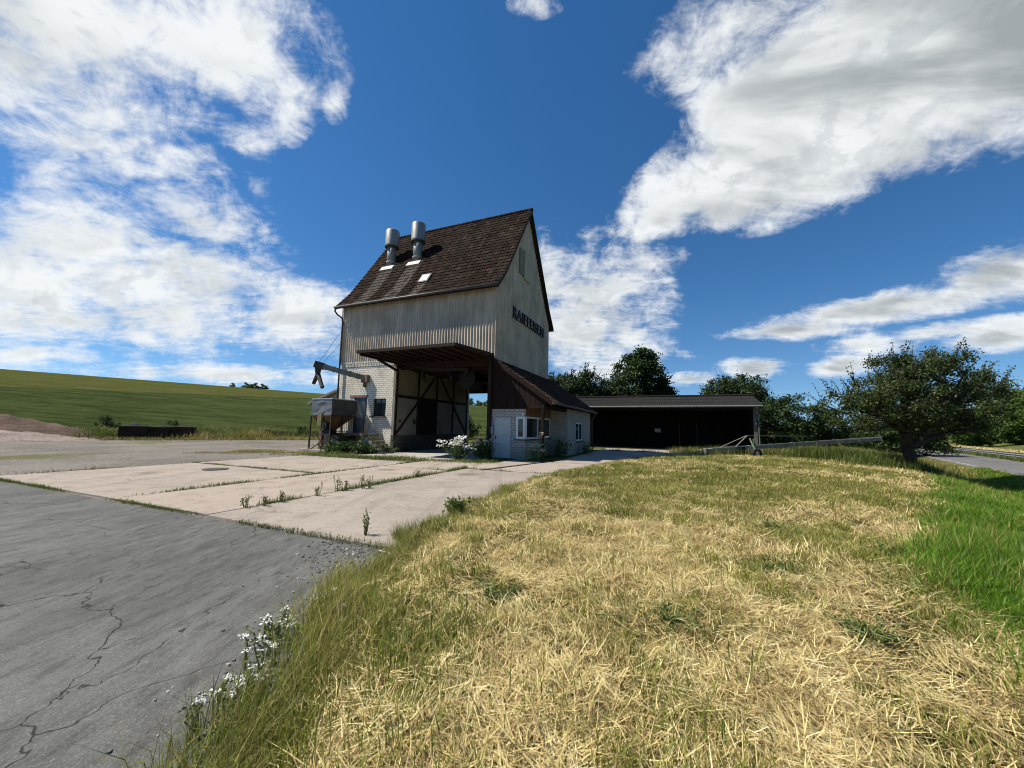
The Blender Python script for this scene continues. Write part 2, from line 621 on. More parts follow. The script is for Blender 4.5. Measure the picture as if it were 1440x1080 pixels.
def m_asphalt(name='old_asphalt', c=(.094, .095, .091)):
    def fn(g):
        p = POS(g)
        big = g.noise(p, .32, 6, .6)
        mid = g.noise(g.n('ShaderNodeMapping', {'Vector': p, 'Rotation': (0, 0, R(62)), 'Scale': (1, .22, 1)}), 1.5, 6, .62)
        col = g.mix(g.step(big, .3, .7), tuple(x * .80 for x in c), tuple(x * 1.25 for x in c))
        col = g.mix(g.math('MULTIPLY', g.step(mid, .50, .72), .35), col, tuple(x * 1.6 for x in c))
        col = g.mix(g.math('MULTIPLY', g.step(mid, .48, .30), .45), col, tuple(x * .55 for x in c))
        agg = g.noise(p, 120, 4, .8)
        md2 = g.noise(p, 11, 6, .75)
        col = g.mix(g.math('MULTIPLY', g.step(md2, .50, .70), .25), col, tuple(x * 1.7 for x in c))
        col = g.mix(g.math('MULTIPLY', g.step(md2, .48, .32), .30), col, tuple(x * .55 for x in c))
        gr = g.n('ShaderNodeRGBToBW', {0: g.n('ShaderNodeTexVoronoi', {'Vector': p, 'Scale': 130.0}, out=1)})
        col = g.mix(g.math('MULTIPLY', g.step(gr, .66, .97), .5), col, tuple(x * 2.6 for x in c))
        col = g.mix(g.math('MULTIPLY', g.step(gr, .34, .04), .4), col, tuple(x * .4 for x in c))
        col = g.mix(g.math('MULTIPLY', g.step(agg, .50, .68), .55), col, tuple(x * 2.3 for x in c))
        col = g.mix(g.math('MULTIPLY', g.step(agg, .46, .30), .6), col, tuple(x * .4 for x in c))
        sk = g.noise(g.n('ShaderNodeMapping', {'Vector': p, 'Rotation': (0, 0, R(-58)), 'Scale': (1, .30, 1)}), 9, 7, .78)
        col = g.mix(g.math('MULTIPLY', g.step(sk, .50, .66), .50), col, tuple(x * 1.75 for x in c))
        col = g.mix(g.math('MULTIPLY', g.step(sk, .50, .36), .60), col, tuple(x * .45 for x in c))
        bl = g.noise(g.n('ShaderNodeMapping', {'Vector': p, 'Rotation': (0, 0, R(-58)), 'Scale': (1, .45, 1)}), 1.1, 5, .62)
        col = g.mix(g.math('MULTIPLY', g.step(bl, .46, .62), .40), col, tuple(x * .62 for x in c))
        # wandering cracks
        wob = g.vec('ADD', p, g.n('ShaderNodeVectorMath', {0: g.noise(p, 1.0, 5, .55, out=1), 'Scale': .9}, operation='SCALE'))
        vo = g.n('ShaderNodeTexVoronoi', {'Vector': g.n('ShaderNodeMapping', {'Vector': wob, 'Rotation': (0, 0, R(-32)), 'Scale': (.95, .40, 1)}), 'Scale': 1.05}, out=0, feature='DISTANCE_TO_EDGE')
        crack = g.step(g.math('SUBTRACT', vo, g.math('MULTIPLY', g.step(g.noise(p, .5, 4, .6), .52, .74), .004)), .0046, .0002)
        vo2 = g.n('ShaderNodeTexVoronoi', {'Vector': wob, 'Scale': 1.5}, out=0, feature='DISTANCE_TO_EDGE')
        c2 = g.math('MULTIPLY', g.step(vo2, .007, .002), g.step(g.noise(p, .42, 3, .5), .55, .66))
        crack = g.math('MAXIMUM', crack, g.math('MULTIPLY', c2, .8))
        green = g.step(g.noise(p, .7, 3, .5), .56, .66)
        col = g.mix(g.math('MULTIPLY', crack, .85), col, g.mix(green, (.014, .013, .012), (.045, .055, .018)))
        h = g.math('SUBTRACT', g.math('ADD', g.math('MULTIPLY', agg, .5), g.math('MULTIPLY', mid, .25)), g.math('MULTIPLY', crack, 1.4))
        return col, h, None
    return mat(name, fn, .9, bump=.55, dist=.006, spec=.15)


def m_concrete(name, c, warm=(.45, .36, .29)):
    def fn(g):
        p = POS(g)
        oi = g.n('ShaderNodeNewGeometry', out=None).outputs['Random Per Island']
        big = g.noise(p, .45, 7, .65)
        col = g.mix(g.step(big, .32, .68), tuple(x * .86 for x in c), tuple(x * 1.12 for x in c))
        col = g.mix(g.math('MULTIPLY', oi, .35), col, warm)
        st = g.noise(p, 1.6, 7, .7)
        col = g.mix(g.math('MULTIPLY', g.step(st, .47, .70), .62), col, (.17, .145, .115))
        m2 = g.noise(p, 14, 6, .75)
        col = g.mix(g.math('MULTIPLY', g.step(m2, .50, .68), .38), col, tuple(min(1, x * 1.45) for x in c))
        col = g.mix(g.math('MULTIPLY', g.step(m2, .48, .34), .45), col, tuple(x * .55 for x in c))
        agg = g.noise(p, 85, 4, .72)
        col = g.mix(g.math('MULTIPLY', g.step(agg, .54, .68), .45), col, tuple(min(1, x * 1.6) for x in c))
        col = g.mix(g.math('MULTIPLY', g.step(agg, .46, .32), .55), col, tuple(x * .42 for x in c))
        wob = g.vec('ADD', p, g.n('ShaderNodeVectorMath', {0: g.noise(p, 1.3, 6, .7, out=1), 'Scale': 1.2}, operation='SCALE'))
        ck = g.n('ShaderNodeTexVoronoi', {'Vector': wob, 'Scale': .33}, out=0, feature='DISTANCE_TO_EDGE')
        ck = g.math('MULTIPLY', g.step(ck, .006, .001), g.step(g.noise(p, .3, 3, .5), .44, .56))
        col = g.mix(g.math('MULTIPLY', ck, .8), col, (.07, .065, .045))
        tm = g.n('ShaderNodeMapping', {'Vector': p, 'Rotation': (0, 0, R(23)), 'Scale': (1.5, .06, 1)})
        tyre = g.step(g.noise(tm, 1.1, 4, .6), .54, .68)
        col = g.mix(g.math('MULTIPLY', tyre, .38), col, (.16, .145, .125))
        spot = g.n('ShaderNodeTexVoronoi', {'Vector': g.vec('ADD', p, (3.1, 1.7, 0)), 'Scale': .42}, out=0)
        spot = g.math('MULTIPLY', g.step(g.math('ADD', spot, g.math('MULTIPLY', g.noise(p, 4, 5, .7), .25)), .36, .22), .55)
        col = g.mix(spot, col, (.10, .09, .075))
        pit = g.n('ShaderNodeTexVoronoi', {'Vector': p, 'Scale': 7.0}, out=0)
        col = g.mix(g.math('MULTIPLY', g.step(pit, .10, .05), .6), col, (.10, .085, .06))
        return col, g.math('ADD', g.math('MULTIPLY', agg, .6), st), None
    return mat(name, fn, .92, bump=.5, dist=.008, spec=.12)


def m_gravel():
    def fn(g):
        p = POS(g)
        n = g.noise(p, .28, 6, .62)
        col = g.mix(g.step(n, .35, .65), (.125, .115, .105), (.205, .185, .165))
        st = g.n('ShaderNodeTexVoronoi', {'Vector': p, 'Scale': 26.0}, out=1)
        bw = g.n('ShaderNodeRGBToBW', {0: st})
        col = g.mix(g.math('MULTIPLY', g.step(bw, .45, .9), .6), col, (.34, .315, .285))
        col = g.mix(g.math('MULTIPLY', g.step(bw, .42, .1), .6), col, (.055, .05, .045))
        gr = g.step(g.math('ADD', g.noise(p, .22, 5, .6), g.math('MULTIPLY', g.noise(p, 3.5, 5, .7), .35)), .70, .82)
        col = g.mix(g.math('MULTIPLY', gr, .8), col, (.10, .11, .035))
        d = g.n('ShaderNodeTexVoronoi', {'Vector': p, 'Scale': 26.0}, out=0)
        return col, g.math('SUBTRACT', 1.0, d), None
    return mat('yard_gravel', fn, 1.0, bump=.9, dist=.03, spec=.05)


def m_field():
    def fn(g):
        p = POS(g)
        n = g.noise(p, .05, 5, .6)
        f = g.noise(g.n('ShaderNodeMapping', {'Vector': p, 'Rotation': (0, 0, R(-12)), 'Scale': (.35, 2.2, .35)}), .6, 7, .72)
        f2 = g.noise(p, 3.2, 6, .75)
        f3 = g.noise(g.n('ShaderNodeMapping', {'Vector': p, 'Rotation': (0, 0, R(-20)), 'Scale': (.25, 1.0, .25)}), .35, 7, .75)
        f = g.math('ADD', g.math('MULTIPLY', f, .5), g.math('MULTIPLY', f3, .5))
        low = g.mix(g.step(f, .40, .60), (.026, .040, .014), (.070, .090, .033))
        upp = g.mix(g.step(f, .40, .60), (.066, .072, .022), (.105, .106, .040))
        tr = g.noise(g.n('ShaderNodeMapping', {'Vector': p, 'Rotation': (0, 0, R(8)), 'Scale': (.05, 1, .05)}), .16, 4, .6)
        upp = g.mix(g.math('MULTIPLY', g.step(tr, .46, .60), .65), upp, (.060, .075, .018))
        a = g.n('ShaderNodeAttribute', {}, out=2, attribute_name='ripe')
        a = g.step(g.math('ADD', a, g.math('MULTIPLY', g.math('SUBTRACT', n, .5), .35)), .38, .62)
        col = g.mix(a, low, upp)
        col = g.mix(g.math('MULTIPLY', g.step(f2, .48, .72), .45), col, (.085, .095, .026))
        col = g.mix(g.math('MULTIPLY', g.step(f2, .45, .28), .55), col, (.014, .026, .007))
        return col, g.math('ADD', f2, f), None
    return mat('crop', fn, 1.0, bump=1.0, dist=.30, spec=0)


def m_verge():
    def fn(g):
        p = POS(g)
        n = g.noise(p, .75, 6, .62)
        f = g.noise(g.n('ShaderNodeMapping', {'Vector': p, 'Rotation': (0, 0, R(20)), 'Scale': (1, .35, 1)}), 26, 5, .75)
        f2 = g.noise(g.n('ShaderNodeMapping', {'Vector': p, 'Rotation': (0, 0, R(-50)), 'Scale': (1, .3, 1)}), 22, 5, .75)
        ff = g.math('MAXIMUM', f, f2)
        straw = g.ramp(ff, [(.36, (.022, .016, .008)), (.56, (.085, .062, .028)), (.72, (.22, .175, .085))])
        green = g.ramp(ff, [(.36, (.014, .020, .005)), (.56, (.048, .062, .016)), (.72, (.13, .14, .045))])
        s = g.n('ShaderNodeSeparateXYZ', {0: p}, out=1)
        k = g.math('ADD', n, g.math('MULTIPLY', g.step(s, 9, 22), .14))
        return g.mix(g.step(k, .52, .68), straw, green), ff, None
    return mat('mown_straw_ground', fn, 1.0, bump=1.0, dist=.06, spec=0)


def build_setting():
    k = 6.2
    t = np.linspace(-1, 1, 300)
    xs = 520 * np.sinh(k * t) / math.sinh(k) + 2
    ys = 520 * np.sinh(k * t) / math.sinh(k) + 8
    ys = ys[ys > -90]
    structure('ground', grid_mesh('ground', xs, ys, lambda x, y: H(x, y) - .006, m_ground()))
    # crop field on the hill
    fx = np.concatenate([np.linspace(-330, -60, 60), np.linspace(-57, 40, 90)])
    fd = np.concatenate([np.linspace(0, 12, 22), np.linspace(13, 300, 120)])
    X, D = np.meshgrid(fx, fd)
    wob = .5 * np.sin(X * .7) + .4 * np.sin(X * .31 + 2)
    Y = 28 + (X + 36) * .59 + D + wob * smoothstep(6, 0, D)
    crop_h = .55 * smoothstep(.2, 1.6, D)
    Z = H(X, Y) + crop_h + .02
    V = np.stack([X, Y, Z], -1).reshape(-1, 3)
    nx = len(fx)
    i = (np.arange(len(fd) - 1)[:, None] * nx + np.arange(nx - 1)[None]).ravel()
    F = np.stack([i, i + 1, i + nx + 1, i + nx], -1)
    me = np_mesh('crop_field', V, [F], m_field(), uv=V[:, :2], smooth=True)
    # the ripening upper part of the hill
    xb = np.interp(V[:, 1], [20, 55, 66, 85, 110, 150, 200], [-180, -110, -88, -63, -42, -8, 40])
    ripe = 1 - smoothstep(-6, 6, V[:, 0] - xb)
    at = me.attributes.new('ripe', 'FLOAT', 'POINT')
    at.data.foreach_set('value', ripe.astype(np.float32))
    structure('crop_field', me)

    def sheet(name, poly, z0, z1, m):
        mb = MB()
        mb.prism(poly, z0, z1, axis='z')
        return structure(name, mb.mesh(name, m))
    sheet('gravel_yard', [(-90, -22), (-3, -22), (-3, 10), (-6, 40), (-13, 41.5), (-22, 36.4), (-30, 31.6), (-40, 25.6), (-52, 18.2), (-90, -4)], -.05, .006, m_gravel())
    sheet('asphalt_yard', [loc2w(-44, -13.42), loc2w(5.35, -13.42), (-.1, 4.2), (-.5, -12), (-50, -12)], -.05, .014, m_asphalt())
    # concrete slabs, one island each, with open joints
    mb = MB()
    r = random.Random(4)

    def slab(x0, x1, v0, v1, top=.045):
        j = lambda: r.uniform(-.012, .012)
        top += r.uniform(-.008, .008)
        mb.add([(x0 + j(), v0 + j(), -.03), (x1 + j(), v0 + j(), -.03), (x1 + j(), v1 + j(), -.03), (x0 + j(), v1 + j(), -.03),
                (x0 + j(), v0 + j(), top), (x1 + j(), v0 + j(), top), (x1 + j(), v1 + j(), top), (x0 + j(), v1 + j(), top)],
               [(3, 2, 1, 0), (4, 5, 6, 7), (0, 1, 5, 4), (1, 2, 6, 5), (2, 3, 7, 6), (3, 0, 4, 7)])
    G = .045
    for x0, x1, cuts in ((-7.75, -1.48, (-13.36, -8.75, -4.3)), (-1.48, 1.46, (-13.38, -6.0, -2.6)), (1.46, 5.4, (-13.42, -5.2))):
        for a, b in zip(cuts, cuts[1:]):
            slab(x0 + G / 2, x1 - G / 2, a + G / 2, b - G / 2)
    for x0, x1, a, b in ((1.48, 5.4, -5.18, -.9), (3.4, 9.2, -.85, 5.0), (3.4, 9.6, 5.04, 10.6), (3.4, 13.0, 10.64, 14.0)):
        slab(x0, x1 - G, a, b - G)
    o = structure('concrete_pad', mb.mesh('concrete_pad', m_concrete('pink_concrete', (.285, .250, .220))))
    o.location, o.rotation_euler = O, (0, 0, -TH)
    mb = MB()
    mb.box(-6.1, -.3, -2.9, 9.2, -.02, .032)
    o = structure('drive_floor', mb.mesh('drive_floor', m_concrete('grey_concrete', (.36, .34, .31), (.38, .35, .31))))
    o.location, o.rotation_euler = O, (0, 0, -TH)
    # mown verge
    vy = np.concatenate([np.linspace(-6, 8, 90), np.linspace(8.3, 27, 80)])
    tt = np.linspace(0, 1, 70)
    V = []
    for y in vy:
        a, b = float(left_edge(y)), float(right_edge(y)) + .4
        x = a + (b - a) * tt
        V.append(np.stack([x, np.full_like(x, y), H(x, np.full_like(x, y)) + .012 - .05 * smoothstep(.03, 0, tt)], -1))
    V = np.concatenate(V)
    n = len(tt)
    i = (np.arange(len(vy) - 1)[:, None] * n + np.arange(n - 1)[None]).ravel()
    structure('mown_verge', np_mesh('mown_verge', V, [np.stack([i, i + 1, i + n + 1, i + n], -1)], m_verge(), uv=V[:, :2], smooth=True))
    # country road beyond the ditch
    s = np.linspace(-60, 260, 120)
    rr = np.array([0, .06, 2.55, 5.0, 5.06])
    zz = np.array([-.06, .0, .05, .0, -.06])
    S, K = np.meshgrid(s, np.arange(5))
    X = 25.6 + .615 * S + .788 * rr[K]
    Y = 19.5 + .788 * S - .615 * rr[K]
    V = np.stack([X, Y, -.5 + .02 + zz[K]], -1).reshape(-1, 3)
    n = len(s)
    i = (np.arange(4)[:, None] * n + np.arange(n - 1)[None]).ravel()
    structure('road', np_mesh('road', V, [np.stack([i, i + 1, i + n + 1, i + n], -1)], m_asphalt('road_asphalt', (.125, .122, .12)), uv=V[:, :2]))
    # worn edge line
    mb = MB()
    for q in range(-40, 180, 6):
        for e in (.22,):
            a = Vector((25.6 + .615 * q + .788 * e, 19.5 + .788 * q - .615 * e, 0))
            d, w = Vector((.615, .788, 0)) * 5.6, Vector((.788, -.615, 0)) * .12
            mb.add([(p.x, p.y, -.465) for p in (a, a + w, a + w + d, a + d)], [(0, 1, 2, 3)])
    structure('road_marking', mb.mesh('road_marking', plain('worn_road_paint', (.42, .42, .40), .8, .5, 2.0)))


build_setting()
# ------------------------------------------------------------------ the grain store
BRICK, CLAD = m_brick(), m_cladding(k=1.36)
TILE = m_tiles('main_roof_tiles', (.011, .0068, .0052), (.018, .0108, .0082), (.042, .024, .018), .30)
TILE2 = m_tiles('lean_to_tiles', (.034, .021, .016), (.050, .030, .022), (.080, .046, .033), .35)
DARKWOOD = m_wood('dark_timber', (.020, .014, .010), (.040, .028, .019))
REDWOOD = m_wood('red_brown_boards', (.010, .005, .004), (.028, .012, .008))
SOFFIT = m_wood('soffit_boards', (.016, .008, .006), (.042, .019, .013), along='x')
TANWOOD = m_wood('tan_boards', (.14, .085, .045), (.22, .145, .085), along='y')
ZINC = plain('weathered_zinc', (.24, .25, .25), .5, .25, 2.5, metal=.35, dirt=(.16, .15, .13))
DARKZINC = plain('dark_gutter_metal', (.075, .07, .065), .55, .3, 4)
BLACKSTEEL = plain('black_steel', (.018, .017, .017), .6, .3, 5)
RUST = plain('rusty_steel', (.16, .085, .045), .8, .4, 4, dirt=(.07, .035, .02))
WHITE = plain('white_window_plastic', (.72, .73, .73), .45, .10, 3, dirt=(.5, .49, .45))
DOORGREY = plain('pale_grey_door_paint', (.44, .46, .46), .5, .12, 1.5, dirt=(.36, .38, .39))
BLUEDOOR = plain('faded_blue_steel', (.115, .155, .19), .55, .3, 2, dirt=(.10, .10, .095))
GLASS = m_glass('dark_window_glass')
PLASTER_UP = plain('tan_infill', (.23, .19, .125), .9, .25, 1.2, dirt=(.20, .155, .095))
PLASTER_LOW = plain('grey_infill', (.26, .245, .21), .9, .22, 1.2, dirt=(.17, .155, .12))
PLINTH = plain('dark_concrete_plinth', (.085, .08, .072), .9, .35, 1.5, dirt=(.045, .042, .038))
LEAD = plain('lead_flashing', (.42, .42, .41), .6, .3, 6, dirt=(.25, .24, .22))

W, D = 10.4, 8.78
PROF = [(-.42, 8.74), (.6, 9.86), (D / 2, 15.36)]      # main roof, near slope: depth, height


def roof_z(y):
    y = min(y, D - y)
    for (a, za), (b, zb) in zip(PROF, PROF[1:]):
        if y <= b:
            return za + (zb - za) * (y - a) / (b - a)
    return PROF[-1][1]


def tile_sheet(name, eave0, edir, length, prof, hdir, m, parent, seed=1, lift=.0):
    """courses of interlocking roof tiles; prof: (inward distance, height) from the eave upward"""
    r = np.random.default_rng(seed)
    prof = np.array(prof, float)
    seg = np.hypot(np.diff(prof[:, 0]), np.diff(prof[:, 1]))
    cum = np.concatenate([[0], np.cumsum(seg)])
    tw, th, per = .235, .33, 6
    ncol, nrow = int(round(length / tw)), int(math.ceil(cum[-1] / th))
    tw = length / ncol
    xs = (np.arange(ncol * per + 1)) * tw / per
    ph = (np.arange(ncol * per + 1) % per) / per
    wave = .028 * np.where(ph < .62, np.sin(ph / .62 * math.pi), 0)
    E, Hd = np.array(edir, float), np.array(hdir, float)
    V, UV, F = [], [], []
    nx = len(xs)
    b = np.array(eave0, float)
    base0 = prof[0]
    for k in range(nrow):
        for j, s in enumerate((k * th - (.02 if k == 0 else .03), min((k + 1) * th, cum[-1]))):
            sc = np.clip(s, 0, cum[-1])
            i = min(np.searchsorted(cum, sc, side='right') - 1, len(seg) - 1)
            d = (prof[i + 1] - prof[i]) / seg[i]
            p = prof[i] + d * (s - cum[i])
            nrm = np.array([-d[1], d[0]])
            lh = .050 if j == 0 else .014
            jit = np.repeat(r.normal(0, .005, ncol + 1), per)[:nx]
            h = lift + lh + wave + jit
            pts = b[None] + E[None] * xs[:, None] + Hd[None] * (p[0] - base0[0] + nrm[0] * h)[:, None] + np.array([0, 0, 1.])[None] * (p[1] - base0[1] + nrm[1] * h)[:, None]
            V.append(pts)
            UV.append(np.stack([xs + eave0[0] if abs(edir[0]) > .5 else xs, np.full(nx, s + (.06 if j == 0 else -.01))], -1))
    V, UV = np.concatenate(V), np.concatenate(UV)
    i = np.arange(nx - 1)
    for k in range(nrow):
        a, c = (2 * k) * nx, (2 * k + 1) * nx
        F.append(np.stack([a + i, a + i + 1, c + i + 1, c + i], -1))
        if k + 1 < nrow:
            e = (2 * k + 2) * nx
            F.append(np.stack([c + i, c + i + 1, e + i + 1, e + i], -1))
    return link(name, np_mesh(name, V, [np.concatenate(F)], m, uv=UV), parent)


def corrugated(mb, plane, a0, a1, rows, d, out, top=None, per=.177, amp=.024):
    """wavy sheets; rows: list of (z0, z1); out: +1 or -1 side along the depth axis"""
    n = int(round((a1 - a0) / per * 8))
    for k, (z0, z1) in enumerate(rows):
        vs, fs = [], []
        for i in range(n + 1):
            a = a0 + (a1 - a0) * i / n
            w = .5 - .5 * math.cos(2 * math.pi * (a - a0) / per)
            dep = d + out * (.02 + .011 * (k % 2) + amp * 2 * w)
            zt = z1 if top is None else min(z1, top(a))
            zb = min(z0, zt)
            for z in (zb, zt):
                vs.append((a, dep, z) if plane == 'xz' else (dep, a, z))
        for i in range(n):
            if vs[2 * i][2] < vs[2 * i + 1][2] - 1e-4 or vs[2 * i + 2][2] < vs[2 * i + 3][2] - 1e-4:
                fs.append((2 * i, 2 * i + 2, 2 * i + 3, 2 * i + 1))
        mb.add(vs, fs)


def window_unit(parent, name, plane, a0, a1, b0, b1, d, out, divs, fw=.07, fmat=None, gmat=None):
    """frame with panes; the glass is its own sub-part"""
    f = MB()
    depth = .07
    lo, hi = sorted((d, d + out * depth))
    holes = []
    edges = [a0] + list(divs) + [a1]
    for p, q in zip(edges, edges[1:]):
        holes.append((p + fw * (.6 if p != a0 else 1), q - fw * (.6 if q != a1 else 1), b0 + fw, b1 - fw))
    f.panel(plane, a0, a1, b0, b1, lo, hi, holes)
    fo = f.build(name, fmat or WHITE, parent, bevel=.006)
    gl = MB()
    m = (lo + hi) / 2
    if plane == 'xz':
        gl.box(a0 + fw * .5, a1 - fw * .5, m - .01, m + .01, b0 + fw * .5, b1 - fw * .5)
    else:
        gl.box(m - .01, m + .01, a0 + fw * .5, a1 - fw * .5, b0 + fw * .5, b1 - fw * .5)
    gl.build('glass', gmat or GLASS, fo)
    return fo


def build_store():
    t = thing('grain_store', 'tall old grain store with corrugated pale cladding, steep tiled roof and white brick base', 'building', O, -TH)
    # --- brick block on the left
    mb = MB()
    mb.panel('xz', -W, -6.31, 0, 5.36, 0, .28, [(-9.07, -8.25, 1.05, 3.12), (-7.74, -6.77, 2.02, 3.04)])
    mb.box(-W, -W + .28, .282, D, 0, 5.36)
    mb.box(-W + .282, -6.31, D - .28, D, 0, 5.36)
    mb.build('brick_wall', BRICK, t)
    mb = MB()
    for i in range(34):                                  # soldier course of projecting headers
        x = -W + .06 + i * .12
        mb.box(x, x + .065, -.035, .0, 4.97, 5.16)
    mb.box(-W, -6.31, -.045, -.001, 5.16, 5.27)
    mb.build('dentil_course', BRICK, t)
    # window with its broken dark panes, sill
    mb = MB()
    mb.box(-7.80, -6.71, -.17, .05, 1.955, 2.02)
    mb.build('window_sill', PLINTH, t)
    w = window_unit(t, 'stable_window', 'xz', -7.74, -6.77, 2.02, 3.04, .14, 1, [-7.26], .045, BLACKSTEEL, GLASS)
    mb = MB()
    mb.box(-7.74, -6.77, .14, .21, 2.50, 2.53)
    mb.build('glazing_bar', BLACKSTEEL, w)
    # blue steel door up on the loading platform
    mb = MB()
    mb.box(-9.07, -8.25, .05, .12, 1.05, 3.12)
    for i in range(9):
        x = -9.03 + i * .092
        mb.box(x, x + .03, .035, .05, 1.1, 3.08)
    dr = mb.build('blue_steel_door', BLUEDOOR, t)
    dr['label'] = 'faded blue ribbed steel door'
    mb = MB()
    mb.tube([(-8.36, .035, 2.02), (-8.36, -.02, 2.02), (-8.5, -.02, 2.02)], .012, 6)
    mb.build('door_handle', BLACKSTEEL, dr)
    mb = MB()
    mb.box(-8.25, -8.19, -.012, .1, 1.05, 3.2)
    mb.box(-9.13, -9.07, -.012, .1, 1.05, 3.2)
    mb.build('door_frame', BLACKSTEEL, dr)
    mb = MB()
    mb.box(-9.5, -8.1, -.03, .0, 3.14, 3.26)
    mb.build('rusty_lintel', plain('pinkish_rust', (.30, .15, .12), .85, .4, 5), t)
    # --- half-timbered wall inside the drive-through
    mb = MB()
    mb.box(-6.305, -6.15, .0, 8.2, .97, 3.14)
    mb.build('lower_infill', PLASTER_LOW, t)
    mb = MB()
    mb.box(-6.305, -6.15, .0, 8.2, 3.14, 4.98)
    mb.build('upper_infill', PLASTER_UP, t)
    mb = MB()
    mb.box(-6.305, -6.12, -.01, 8.2, 0, .972)
    mb.build('plinth', PLINTH, t)
    mb = MB()
    for y in (.09, 2.12, 4.10, 6.14, 8.12):
        mb.box(-6.32, -6.105 if y > .2 else -6.09, y - .08, y + .08, .975, 4.97)
    for a, b in zip((.17, 2.2, 4.18, 6.22), (2.04, 4.02, 6.06, 8.04)):
        mb.box(-6.3, -6.11, a, b, 3.10, 3.26)
        mb.box(-6.3, -6.112, a, b, 4.80, 4.96)
    mb.bar((-6.125, .17, 1.02), (-6.125, 3.95, 4.78), .05, .13, (0, 0, 1))
    mb.bar((-6.127, 4.42, 4.78), (-6.127, 8.05, 1.02), .05, .13, (0, 0, 1))
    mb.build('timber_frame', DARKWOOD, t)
    mb = MB()
    for i in range(9):
        y = 2.21 + i * .2
        mb.box(-6.15, -6.118 - .004 * (i % 2), y, y + .193, .975, 3.09)
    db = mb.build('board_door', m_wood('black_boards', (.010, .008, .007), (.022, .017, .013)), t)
    mb = MB()
    mb.box(-6.11, -6.07, 3.75, 3.79, 1.9, 2.1)
    mb.build('door_latch', BLACKSTEEL, db)
    mb = MB()
    mb.box(-6.15, -6.09, 1.72, 1.9, 1.62, 1.86)
    mb.build('switch_box', BLACKSTEEL, t)
    mb = MB()
    mb.box(-6.15, -6.1, .42, .55, 1.72, 1.84)
    mb.build('switch_box', BLACKSTEEL, t)
    # --- right wall, ceiling and rear of the drive-through
    mb = MB()
    for i in range(58):
        y = .0 + i * .15
        mb.box(-.26 - .012 * (i % 2), -.2, y, y + .147, 0, 4.6)
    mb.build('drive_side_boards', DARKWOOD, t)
    mb = MB()
    mb.box(-.24, -.06, -.16, .0, 0, 5.02)
    mb.build('corner_post', DARKWOOD, t)
    mb = MB()
    mb.box(-6.2, -.1, 8.5, 8.7, 4.06, 4.95)
    mb.build('rear_lintel', DARKWOOD, t)
    mb = MB()
    mb.box(-6.3, -.05, .0, D, 4.98, 5.1)
    for i in range(7):
        y = .3 + i * 1.36
        mb.box(-6.1, -.3, y, y + .2, 4.72, 4.979)
    for i in range(26):
        x = -6.08 + i * .23
        mb.box(x, x + .222, .01, 8.49, 4.962 + .005 * (i % 2), 4.979)
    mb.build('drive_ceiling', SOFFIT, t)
    # --- canopy over the drive
    mb = MB()
    poly = [(-6.12, -.02), (-6.12, -3.0), (-.46, -3.0), (.02, -.55), (.02, -.02)]
    mb.prism(poly, 5.10, 5.20, axis='z')
    can = mb.build('canopy', TILE2, t)
    mb = MB()
    for i in range(13):
        y0 = -2.94 + i * .225
        x1 = -.50 if y0 < -2.4 else -.50 + (y0 + 3.0) / 2.45 * .46
        mb.box(-6.08, min(x1, -.02), y0, y0 + .215, 5.072 + .006 * (i % 2), 5.098)
    mb.build('canopy_boards', SOFFIT, can)
    mb = MB()
    for i in range(10):
        x = -6.0 + i * .6
        mb.bar((x, -.05, 5.01), (x, -2.9, 5.01), .08, .11)
    mb.build('canopy_joists', SOFFIT, can)
    mb = MB()
    for a, b in (((-6.14, .0), (-6.14, -3.03)), ((-6.14, -3.03), (-.44, -3.03)), ((-.44, -3.03), (.05, -.55))):
        mb.bar((*a, 5.13), (*b, 5.13), .035, .14)
    mb.build('canopy_fascia', DARKWOOD, can)
    mb = MB()
    mb.box(-6.2, -6.02, -.10, .0, 4.86, 5.04)
    mb.bar((-6.07, -.02, 4.6), (-6.07, -1.6, 5.0), .10, .12)
    mb.build('canopy_brace', DARKWOOD, can)
    # grain spouts under the ceiling
    for (x, y, z, s) in ((-5.2, 1.2, 4.55, 1), (-3.9, 2.0, 4.75, 1), (-3.1, 3.2, 4.7, 1), (-4.3, 5.2, 4.55, 1), (-4.9, 7.6, 4.6, 1), (-2.3, 1.4, 4.75, -1)):
        mb = MB()
        mb.tube([(x, y, z + .4), (x, y, z), (x + .03 * s, y, z - .14), (x + .14 * s, y - .02, z - .30), (x + .26 * s, y - .03, z - .44)], [.12, .12, .12, .105, .095], 10)
        mb.tube([(x, y, z + .02), (x, y, z + .08)], .15, 10)
        mb.build('grain_spout', BLACKSTEEL, t, smooth=True)
    mb = MB()
    mb.tube([(-5.2, 1.2, 4.85), (-2.3, 1.4, 4.78)], .16, 10)
    mb.tube([(-4.0, 2.0, 4.8), (-3.1, 6.8, 4.5)], .17, 10)
    mb.box(-3.6, -2.5, 2.6, 3.6, 4.2, 4.95)
    mb.prism([(-3.6, 4.2), (-3.2, 3.75), (-2.9, 3.75), (-2.5, 4.2)], 2.65, 3.55)
    mb.build('conveying_pipes', BLACKSTEEL, t, smooth=False)
    # --- cladding of the storeys above
    mb = MB()
    corrugated(mb, 'xz', -W - .06, .06, [(5.27, 7.70), (7.66, 8.95)], .0, -1)
    corrugated(mb, 'xz', -W - .06, .06, [(4.95, 7.70), (7.66, 8.95)], D, 1)
    mb.build('long_cladding', CLAD, t)
    mb = MB()
    top = lambda y: roof_z(y) - .04
    for xx, out, zb in ((0, 1, 4.88), (-W, -1, 5.27)):
        corrugated(mb, 'yz', -.06, D + .06, [(zb, 7.70), (7.66, 10.62), (10.58, 12.50), (12.46, 15.6)], xx, out, top, amp=.022)
    mb.build('gable_cladding', m_cladding('gable_sheet', 1.38), t)
